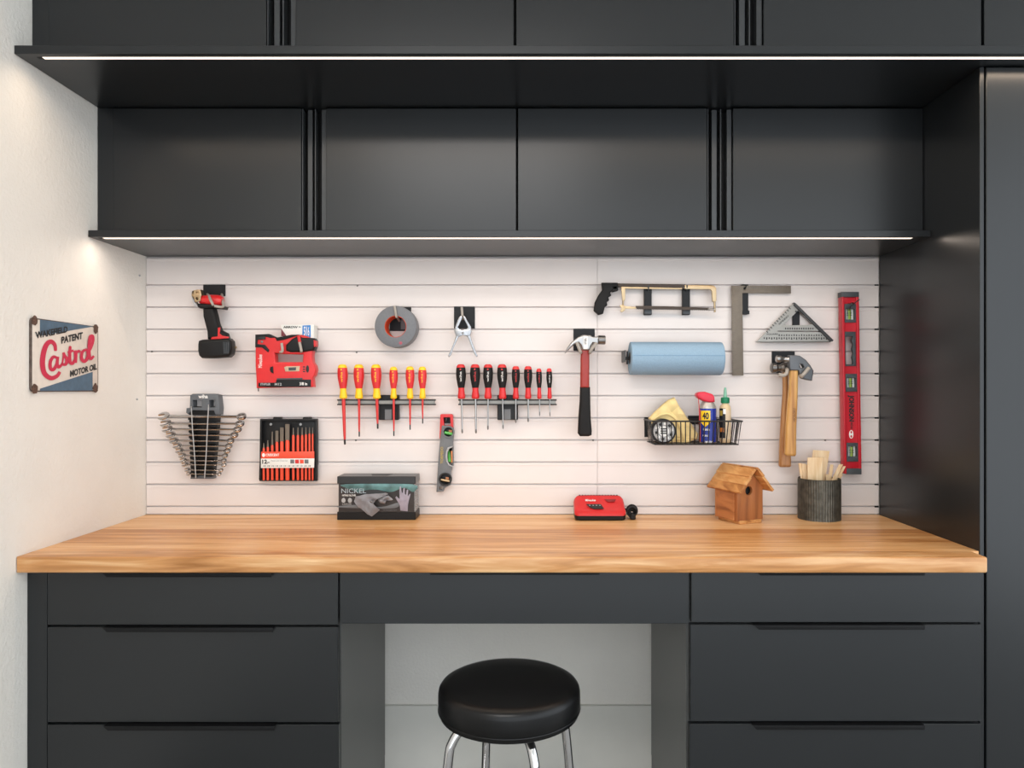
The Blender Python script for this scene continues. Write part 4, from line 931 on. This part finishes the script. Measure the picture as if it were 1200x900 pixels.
# ------------------------------------------------------------------ two wooden hammers on one hook
O9, K9 = (860, 400), 5.456
hk = hook_plate('black slat hook plate with two grey prongs carrying the wooden-handled hammers', 904.5, 411.8, 931.5, 437)
prong(hk, [(921, 424, .004), (922, 432, .06), (922.5, 434, .112), (921, 438.5, .117), (917, 440, .117), (912.5, 438.8, .116)], .0062)
prong(hk, [(931, 424, .004), (937, 436, .06), (938.5, 440.5, .105), (940.5, 440, .118), (944.5, 435.5, .119), (948, 431, .118)], .0062)
h2 = thing('ball_peen_hammer', 'wooden-handled ball peen hammer hanging behind the other wooden hammer, lower', 'hammer', P(921, 548, .04))
fin('head', lathe(new(), P(903.5, 431, .045), (1, 0, 0), [(.013, 0), (.0165, .002), (.0165, .016), (.012, .022), (.012, .032), (.018, .04), (.018, .058), (.012, .064), (.012, .072), (.016, .082), (.011, .096), (.002, .1)], 24), M_dsteel, h2)
fin('handle', plate(new(), [(318, 150), (352, 150), (352, 330), (362, 450), (368, 640), (370, 800), (360, 806), (302, 806), (295, 798), (300, 640), (312, 430), (320, 330)], .055, .022, org=O9, k=K9, bevel=.008), M_hick2, h2)
h3 = thing('wooden_claw_hammer', 'claw hammer with pale wooden handle hanging in front of the ball peen hammer', 'hammer', P(927, 535, .09))
fin('head', plate(new(), [(356, 88), (400, 88), (425, 92), (462, 118), (492, 155), (512, 188), (506, 222), (502, 252), (470, 246), (440, 238), (420, 205), (415, 186), (360, 186), (356, 140)], .105, .026, org=O9, k=K9, bevel=.004, holes=[[(424, 146), (440, 146), (452, 166), (440, 172), (424, 166)]]), M_grey if False else mat('cast_steel', '63666A', .45, metal=.5, var=.08), h3)
fin('poll', lathe(new(), P(909.5, 420.5, .092), (1, 0, -.05), [(.0095, 0), (.0115, .002), (.0115, .014), (.0075, .02), (.0075, .036), (.012, .045)], 20), M_steel, h3)
fin('handle', plate(new(), [(362, 180), (414, 180), (414, 300), (410, 430), (404, 560), (403, 725), (396, 736), (340, 734), (330, 722), (338, 560), (348, 420), (358, 300)], .102, .022, org=O9, k=K9, bevel=.008), M_hick, h3)
ptext(h3, 'HICKORY', 860+378/K9, 400+425/K9, 860+396/K9, 400+515/K9, .1025, mat('burnt_ink', '7A5228', .6), 90)

# ------------------------------------------------------------------ wire basket and what it holds
bs = thing('wire_basket', 'black wire basket hung on the slat wall below the paper towel roll', 'basket', P(812, 522, .0))
bx0, bx1, by0, by1 = .384, .684, .004, .150
bz1 = CAM_H-.1075; bz0 = CAM_H-66.3*S(.15)
def loop(z, ins=0.):
    return [Vector((bx0+ins, -by0, z)), Vector((bx1-ins, -by0, z)), Vector((bx1-ins-.004, -by1+ins, z)), Vector((bx0+ins+.004, -by1+ins, z))]
def rect_tube(pts, r):
    b = new()
    for a, c in zip(pts, pts[1:]+pts[:1]): tube(b, [a, c], r, 8)
    return b
fin('rim', rect_tube(loop(bz1), .0028), M_wire, bs)
fin('base_ring', rect_tube(loop(bz0, .010), .0018), M_wire, bs)
xs_ = [bx0+.018+(bx1-bx0-.036)*i/17 for i in range(18)]
for x in xs_:
    xb = (x-(bx0+bx1)/2)*.95+(bx0+bx1)/2
    fin('wire', tube(new(), [(x, -by0-.001, bz1), (xb, -by0-.008, bz0+.004), (xb, -by0-.012, bz0), (xb, -by1+.012, bz0), (xb, -by1+.009, bz0+.004), (x, -by1, bz1)], .0019, 6), M_wire, bs)
for y in (.03, .055, .08, .105, .128):
    fin('wire', tube(new(), [(bx0+.001, -y, bz1), (bx0+.011, -y, bz0), (bx1-.011, -y, bz0), (bx1-.001, -y, bz1)], .0019, 6), M_wire, bs)
fin('back_plate', box(new(), (P(755, 0).x, -.0035, P(0, 512).z), (P(759, 0).x, -.0012, P(0, 489).z), .0006), M_hook, bs)
fin('back_plate', box(new(), (P(806, 0).x, -.0035, P(0, 497).z), (P(822, 0).x, -.0012, P(0, 487).z), .0006), M_hook, bs)
ob, kb = (740, 430), 7.5
zfl = bz0+.0025
# chamois
b_ = plate(new(), [(158, 452), (240, 370), (330, 290), (385, 268), (410, 320), (470, 410), (530, 500), (590, 590), (580, 632), (520, 660), (450, 684), (400, 676), (300, 676), (200, 640)], .070, .030, org=ob, k=kb, bevel=.006)
bmesh.ops.triangulate(b_, faces=b_.faces[:])
bmesh.ops.subdivide_edges(b_, edges=[e for e in b_.edges if e.calc_length() > .02], cuts=3, use_grid_fill=False)
bmesh.ops.triangulate(b_, faces=b_.faces[:])
for v in b_.verts:
    a = (v.co.x*.8+v.co.z*.6)
    v.co.y += .004*math.sin(a*150)+.003*math.sin(v.co.x*90-v.co.z*120)
    if v.co.z < zfl: v.co.z = zfl
ch = fin('chamois_cloth', b_, M_cloth, base=P(790, 520, .06)); tag(ch, 'folded pale yellow chamois cloth standing up in the wire basket', 'cloth')
fin('fold', tube(new(), catmull([P(740+x/kb, 430+y/kb, .074) for x, y in ((190, 462), (260, 420), (330, 415), (400, 470), (440, 560), (470, 650))], 5), .004, 8, flat=.5), M_cloth, ch)
# round tin
tn_c = P(778, 505.4, .135)
tn = thing('round_tin', 'round black tin with silver patterned lid facing out at basket left', 'tin', tn_c)
rt = min(15.6*S(.135), tn_c.z-zfl)
fin('tin_body', lathe(new(), tn_c, (0, 1, 0), [(rt*.80, 0), (rt*.95, .0005), (rt, .004), (rt, .040), (rt*.97, .042)], 36), M_black, tn)
fin('lid_disc', lathe(new(), tn_c+Vector((0, -.0012, 0)), (0, 1, 0), [(rt*.83, 0), (rt*.85, .0015)], 32), M_lgrey, tn)
for k in range(10):
    a = math.radians(k*36+10)
    c_ = tn_c+Vector((math.cos(a)*rt*.62, -.0022, math.sin(a)*rt*.62))
    fin('lid_mark', obox(new(), c_, Vector((math.cos(a), 0, math.sin(a)))*rt*.10, Vector((0, .0008, 0)), Vector((-math.sin(a), 0, math.cos(a)))*rt*.11), M_ink if k % 2 else M_inkw, tn)
fin('lid_label', lathe(new(), tn_c+Vector((0, -.0018, 0)), (0, 1, 0), [(rt*.42, 0), (rt*.42, .001)], 24), M_inkw, tn)
for j in (-.16, 0.02, .2):
    fin('lid_print', obox(new(), tn_c+Vector((0, -.0022, rt*j)), Vector((rt*.28, 0, 0)), Vector((0, .0006, 0)), Vector((0, 0, rt*.045))), M_ink, tn)
# spray can
cc = P(829.3, 520, .095); cc.z = zfl; rcn = 10*S(.105)
sc_ = thing('spray_can', 'blue and yellow aerosol spray can with red cap standing in the wire basket', 'spray can', cc)
zc_ = lambda y: CAM_H-(y-VY)*S(.095)-zfl
M_canblue = mat('can_blue', '24358F', .25, var=.05, metal=.1)
fin('can_body', lathe(new(), cc, (0, 0, 1), [(rcn*.92, 0), (rcn, .003), (rcn, zc_(478.5)), (rcn*.97, zc_(477.8))], 36), M_canblue, sc_)
fin('bottom_rim', lathe(new(), cc, (0, 0, 1), [(rcn*1.01, .0005), (rcn*1.03, .002), (rcn*1.01, .004)], 36), M_steel, sc_)
fin('shoulder', lathe(new(), cc, (0, 0, 1), [(rcn*1.0, zc_(478.5)), (rcn*.98, zc_(477)), (rcn*.82, zc_(473.5)), (rcn*.66, zc_(471)), (rcn*.6, zc_(470))], 32), mat('can_metal', 'B4B0AA', .35, metal=.5), sc_)
def wrap(name, a0, a1, z_0, z_1, m, lift=.0004, clip=None):
    """a printed patch following the can's side"""
    b = new(); n = 10; A, B = [], []
    for i in range(n+1):
        a = math.radians(a0+(a1-a0)*i/n); f = i/n
        zl_ = z_0 if clip is None else z_0+(z_1-z_0)*clip*abs(2*f-1)
        p = Vector((math.sin(a)*(rcn+lift), -math.cos(a)*(rcn+lift), 0))+cc
        A.append(b.verts.new(p+Vector((0, 0, zl_)))); B.append(b.verts.new(p+Vector((0, 0, z_1))))
    for i in range(n): b.faces.new((A[i], A[i+1], B[i+1], B[i]))
    return fin(name, b, m, sc_)
wrap('red_stripe', -95, -66, zc_(518), zc_(480), mat('can_red', 'C8342C', .3), .0003)
wrap('yellow_shield', -62, 4, zc_(500), zc_(481), mat('can_yellow', 'F2C81C', .3), .0006, clip=.28)
def wtext(s, a0, a1, z_0, z_1, m, lift=.0012):
    vs_, fs_ = text_geo(s, .035); b = new(); vv = []
    for u, v in vs_:
        a = math.radians(a0+(a1-a0)*u); vv.append(b.verts.new(cc+Vector((math.sin(a)*(rcn+lift), -math.cos(a)*(rcn+lift), z_0+(z_1-z_0)*v))))
    for f in fs_:
        try: b.faces.new([vv[i] for i in f])
        except ValueError: pass
    return fin('lettering', b, m, sc_, smooth=False)
wtext('40', -48, -6, zc_(491), zc_(483), M_ink)
wtext('Multi-Use', -42, 0, zc_(504), zc_(501.5), M_inkw); wtext('PRODUCT', -46, -4, zc_(511), zc_(509), M_inkw); wtext('SMART STRAW', -30, 20, zc_(518), zc_(516), M_inkw)
b_ = plate(new(), [(574, 252), (580, 232), (605, 220), (650, 218), (715, 240), (732, 262), (736, 308), (690, 314), (640, 302), (610, 285), (585, 272)], .118, .040, org=ob, k=kb, bevel=.006)
fin('spray_cap', b_, mat('cap_red', 'D0203A', .35), sc_)
fin('straw', tube(new(), [P(740+586/kb, 430+262/kb, .112), P(740+594/kb, 430+340/kb, .114), P(740+600/kb, 430+520/kb, .116)], .0013, 8), mat('straw_red', 'C03038', .3), sc_)
# glue bottle
gc = P(849.8, 520, .075); gc.z = zfl; rg = 6.6*S(.075); zg = lambda y: CAM_H-(y-VY)*S(.075)-zfl
gl = thing('glue_bottle', 'tan wood glue bottle with green cap beside the spray can in the basket', 'bottle', gc)
fin('bottle', lathe(new(), gc, (0, 0, 1), [(rg*.9, 0), (rg, .004), (rg, zg(480)), (rg*.9, zg(476)), (rg*.6, zg(473.5)), (rg*.55, zg(471))], 24), mat('glue_tan', 'D8C098', .4, var=.04), gl)
fin('cap', lathe(new(), gc, (0, 0, 1), [(rg*.72, zg(472.5)), (rg*.78, zg(471.5)), (rg*.76, zg(466.5)), (rg*.6, zg(465.5))], 20), mat('cap_green', '0F7E56', .4), gl)
fin('nozzle', lathe(new(), gc, (0, 0, 1), [(rg*.36, zg(466)), (rg*.28, zg(460)), (rg*.2, zg(454.5)), (rg*.1, zg(454))], 16), mat('nozzle_green', '7FB79E', .3), gl)
fin('label', (lambda b: lathe(b, gc, (0, 0, 1), [(rg*1.01, zg(514)), (rg*1.012, zg(513)), (rg*1.012, zg(482)), (rg*1.0, zg(481))], 24))(new()), mat('label_tan', 'D9C4A4', .45), gl)
def gpatch(a0, a1, y0, y1, m, name='label_print', lift=.0009):
    b = new(); A, B = [], []
    for i in range(7):
        a = math.radians(a0+(a1-a0)*i/6); p = gc+Vector((math.sin(a)*(rg*1.012+lift), -math.cos(a)*(rg*1.012+lift), 0))
        A.append(b.verts.new(p+Vector((0, 0, zg(y1))))); B.append(b.verts.new(p+Vector((0, 0, zg(y0)))))
    for i in range(6): b.faces.new((A[i], A[i+1], B[i+1], B[i]))
    fin(name, b, m, gl)
gpatch(-85, -12, 478.5, 513, M_ink); gpatch(-75, -40, 481, 487, M_inkg, lift=.0014); gpatch(-70, -25, 501, 506, mat('label_orange', 'D88038', .5), lift=.0014); gpatch(-34, -8, 479, 485, M_inkw, lift=.0014)

# ------------------------------------------------------------------ birdhouse
bh_c = Vector((P(866, 0, .12).x, -.115, ZTOP))
bh = thing('birdhouse', 'small cedar birdhouse with round entry hole standing right on the worktop', 'birdhouse', bh_c)
rz = math.radians(24.5)
Rz = Matrix.Rotation(rz, 3, 'Z')
def bfin(name, b, m):
    for v in b.verts: v.co = Rz @ v.co + bh_c
    return fin(name, b, m, bh)
W, Lh, Hw, Hp = .052, .050, .118, .172     # half width, half length, wall height, peak
wall_t = .012
def gable(y, hole):
    pts = [(-W, .010, 0), (W, .010, 0), (W, Hw, 0), (0, Hp-.004, 0), (-W, Hw, 0)]
    sp_ = [pts]+([[(x, z, 0) for x, z in circ(-.005, .106, .0145, .0145, 24)]] if hole else [])
    t = curve_bm(sp_, wall_t, .0006)
    for v in t.verts: v.co = Vector((v.co.x, y-v.co.z, v.co.y))
    return t
bfin('front_wall', gable(-Lh, True), M_cedar)
bfin('back_wall', gable(Lh, False), M_cedar)
for s_ in (-1, 1):
    bfin('side_wall', box(new(), (s_*W-.0055, -Lh+.0065, .012), (s_*W+.0055, Lh-.0065, Hw+.004), .0006), M_cedar2)
bfin('floor_board', box(new(), (-W+.007, -Lh-.010, 0), (W-.007, Lh-.002, .0115), .002), M_roofw)
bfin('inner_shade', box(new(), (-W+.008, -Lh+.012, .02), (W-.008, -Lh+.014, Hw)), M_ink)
sl = math.atan2(Hp-Hw, W)
for s_ in (-1, 1):
    dx = Vector((s_*math.cos(sl), 0, -math.sin(sl))); nrm = Vector((s_*math.sin(sl), 0, math.cos(sl)))
    if s_ < 0: nrm = Vector((-math.sin(sl), 0, math.cos(sl)))
    for k in range(3):
        c_ = Vector((0, -.006, Hp))+dx*(.017+k*.0305)+nrm*(.0065-k*.0016+(0.002 if k == 0 else 0))
        bfin('roof_board', obox(new(), c_, dx*.0168, Vector((0, .082, 0)), nrm*.0045, .0008), M_roofw)
bfin('roof_trim', obox(new(), Vector((0, -.006, Hp+.008)), Vector((.006, 0, 0)), Vector((0, .0825, 0)), Vector((0, 0, .004)), .001), M_roofw)

# ------------------------------------------------------------------ ribbed metal pot with shims
pc = Vector((P(960, 0, .078).x, -.078, ZTOP)); rp = .0675; hp = .134
po = thing('metal_pot', 'ribbed dark galvanised metal pot holding wooden shims on the worktop', 'pot', pc)
b_ = new(); n = 260; zz = [0, .002, hp-.004, hp]
def prad(k, i): return (rp+(.0009*math.cos(k*2*math.pi/(n/52)) if i in (1, 2) else .0004))
rings = [[b_.verts.new(pc+Vector((prad(k, i)*math.cos(2*math.pi*k/n), prad(k, i)*math.sin(2*math.pi*k/n), z))) for k in range(n)] for i, z in enumerate(zz)]
inn = [[b_.verts.new(pc+Vector(((rp-.0035)*math.cos(2*math.pi*k/n), (rp-.0035)*math.sin(2*math.pi*k/n), z))) for k in range(n)] for z in (hp, .006)]
al = rings+inn
for A, B in zip(al[:-1], al[1:]):
    for k in range(n): b_.faces.new((A[k], A[(k+1) % n], B[(k+1) % n], B[k]))
b_.faces.new(rings[0][::-1]); b_.faces.new(inn[-1]); bmesh.ops.recalc_face_normals(b_, faces=b_.faces[:])
fin('pot_wall', b_, M_galv, po)
fin('rim', lathe(new(), pc+Vector((0, 0, hp)), (0, 0, 1), [(rp+.0012*math.cos(a)-.001, .0022*math.sin(a)) for a in [2*math.pi*i/8 for i in range(8)]], 64, closed=True), mat('pot_rim', '3A3A34', .5, metal=.6), po)
def shim(label, xt0, xt1, yt, xb, d, wb, lean=0., thk=.007, cut=0.):
    """a wedge standing in the pot: top edge from xt0 to xt1 at height yt, foot at xb on the pot's floor"""
    t0, t1 = P(xt0, yt+cut, d), P(xt1, yt-cut, d)
    zf = ZTOP+.012; bxw = P(xb, 0, d).x
    up_ = (t0+t1)/2-Vector((bxw, 0, zf)); up_.y = 0
    b = new()
    F = [Vector((bxw-wb/2, -d, zf)), Vector((bxw+wb/2, -d, zf)), t1, t0]
    Bk = [v+Vector((0, thk*(1.0 if i < 2 else .45)+0, 0)) for i, v in enumerate(F)]
    V = [b.verts.new(v) for v in F+Bk]
    for f in ((0, 1, 2, 3), (7, 6, 5, 4), (0, 4, 5, 1), (1, 5, 6, 2), (2, 6, 7, 3), (3, 7, 4, 0)): b.faces.new([V[i] for i in f])
    bmesh.ops.recalc_face_normals(b, faces=b.faces[:])
    bmesh.ops.bevel(b, geom=b.edges[:], offset=.0005, segments=1, affect='EDGES')
    tag(fin('wood_shim', b, M_pine, base=Vector((bxw, -d, zf)), smooth=False), label, 'shim', 'wooden shims in the metal pot')
shim('wide pale wood shim at the front centre of the pot', 946.5, 964, 536.2, 955, .105, .046)
shim('tallest wide wood shim leaning right at the back of pot', 953, 972.3, 528, 953, .055, .046, cut=-.6)
shim('thin wood shim at the far left of the pot', 935.8, 939.5, 542.8, 948, .075, .02)
shim('wood shim second from the left fanning out of pot', 939.5, 944.5, 543.5, 951, .080, .024)
shim('low wood shim tucked left of the wide front shim', 942.5, 948.5, 544.5, 952, .070, .026)
shim('narrow darker wood shim edge behind the wide front shim, right side', 964.5, 967.5, 536.5, 958, .085, .02)
shim('narrow upright wood shim stick right of centre in the pot', 973.3, 977, 544.5, 966, .065, .014)
shim('short wood shim stick just right of the wide front shim', 968.5, 972, 556, 966, .078, .012)
shim('pale wood shim stick leaning far right in the pot', 983.5, 988, 544.3, 958, .085, .014)
shim('thin wood shim stick at the very right of the pot', 988.2, 991.2, 546.5, 960, .072, .012)
shim('lowest wood shim stick leaning right over the rim', 984, 988, 556, 962, .060, .012)

# ------------------------------------------------------------------ battery charger
chx0, chx1 = P(673.3, 0, .10).x, P(733, 0, .10).x
cg = thing('battery_charger', 'red battery charger with black base sitting mid worktop against slat wall', 'charger', ((chx0+chx1)/2, -.08, ZTOP))
cxm = (chx0+chx1)/2; hw = (chx1-chx0)/2
def loft(secs, m, name, bev=.0):
    b = new(); R_ = [[b.verts.new(Vector(p)) for p in s_] for s_ in secs]; n = len(secs[0])
    for A, B in zip(R_[:-1], R_[1:]):
        for k in range(n): b.faces.new((A[k], A[(k+1) % n], B[(k+1) % n], B[k]))
    b.faces.new(R_[0][::-1]); b.faces.new(R_[-1]); bmesh.ops.recalc_face_normals(b, faces=b.faces[:])
    return fin(name, b, m, cg)
def foot(w, yf, yb, z, zb_=None, r=.014):
    """rounded rectangle section, front bowed; z may differ front to back"""
    out = []
    zb_ = z if zb_ is None else zb_
    pts = rrect(-w, w, -yf, -yb, r, 6)
    for x, y, _ in pts:
        bow = -.006*max(0., 1-(abs(x)/w)**2)*(1 if y < -(yf+yb)/2 else 0)
        f = (-y-yb)/(yf-yb)
        out.append((cxm+x, y+bow, ZTOP+zb_+(z-zb_)*f))
    return out
loft([foot(hw-.008, .112, .036, 0), foot(hw-.001, .118, .034, .004), foot(hw, .119, .034, .016, .036), ], M_black, 'base')
loft([foot(hw, .1185, .034, .0162, .0362), foot(hw+.0005, .118, .034, .022, .056), foot(hw-.002, .112, .035, .028, .066), foot(hw-.007, .104, .038, .033, .072), foot(hw-.02, .088, .045, .040, .0735)], M_red, 'housing')
def slope(px, py, lift=.0012):
    """point on the charger's sloping top seen at (px, py): the top runs from the front lip up to the rear edge"""
    y0, z0_, y1, z1_ = .104, .033, .038, .072
    best = None
    for i in range(60):
        f = i/59; d = y0+(y1-y0)*f; z = ZTOP+z0_+(z1_-z0_)*f
        e = abs(P(px, py, d).z-z)
        if best is None or e < best[0]: best = (e, d, z)
    d, z = best[1], best[2]; nv = Vector((0, -.51, .86))
    return Vector((P(px, py, d).x, -d, z))+nv*lift
def spatch(name, pts, m, lift=.0012):
    b = new(); b.faces.new([b.verts.new(slope(x, y, lift)) for x, y in pts]); bmesh.ops.recalc_face_normals(b, faces=b.faces[:])
    if b.faces[:][0].normal.z < 0: bmesh.ops.reverse_faces(b, faces=b.faces[:])
    return fin(name, b, m, cg, smooth=False)
spatch('status_panel', [(686.5, 591.8), (704, 591.8), (708, 597.4), (696, 597.6), (691, 595.5)], M_ink, .004)
for i in range(4): spatch('status_light', [(690+i*4, 592.8), (691.6+i*4, 592.8), (692+i*4, 593.8), (690.4+i*4, 593.8)], M_lgrey, .0046)
spatch('battery_socket', [(708, 586), (722, 586), (720, 589), (712, 589)], mat('deep_red', (.25, .008, .012), .4), .004)
decal('lettering', 'Milwaukee', [slope(686, 588.6, .004), slope(698, 588.6, .004), slope(698, 586, .004), slope(686, 586, .004)], M_inkw, cg)
for i in range(14):
    c_ = Vector((cxm-hw*.76+i*hw*.115, -.0445, ZTOP+.0735))
    fin('vent_slot', obox(new(), c_, Vector((.0022, 0, 0)), Vector((0, .003, 0)), Vector((0, 0, .0012))), M_ink, cg)
coil = []
cc0 = Vector((P(740.5, 0, .07).x, -.066, ZTOP+.024))
for i in range(110):
    a = i*.32; k = .74+.26*math.sin(a*.21)
    coil.append(cc0+Vector((.0165*k*math.cos(a)+.002*math.sin(a*.31), -.008+.015*math.sin(a*.13), .0185*k*math.sin(a))))
fin('power_cord', tube(new(), [Vector((chx1-.004, -.06, ZTOP+.03))]+coil+[cc0+Vector((-.008, -.026, -.016))], .0036, 8), M_black, cg)
fin('plug', box(new(), cc0+Vector((-.010, -.040, -.0235)), cc0+Vector((.008, -.020, -.006)), .003), M_black, cg)
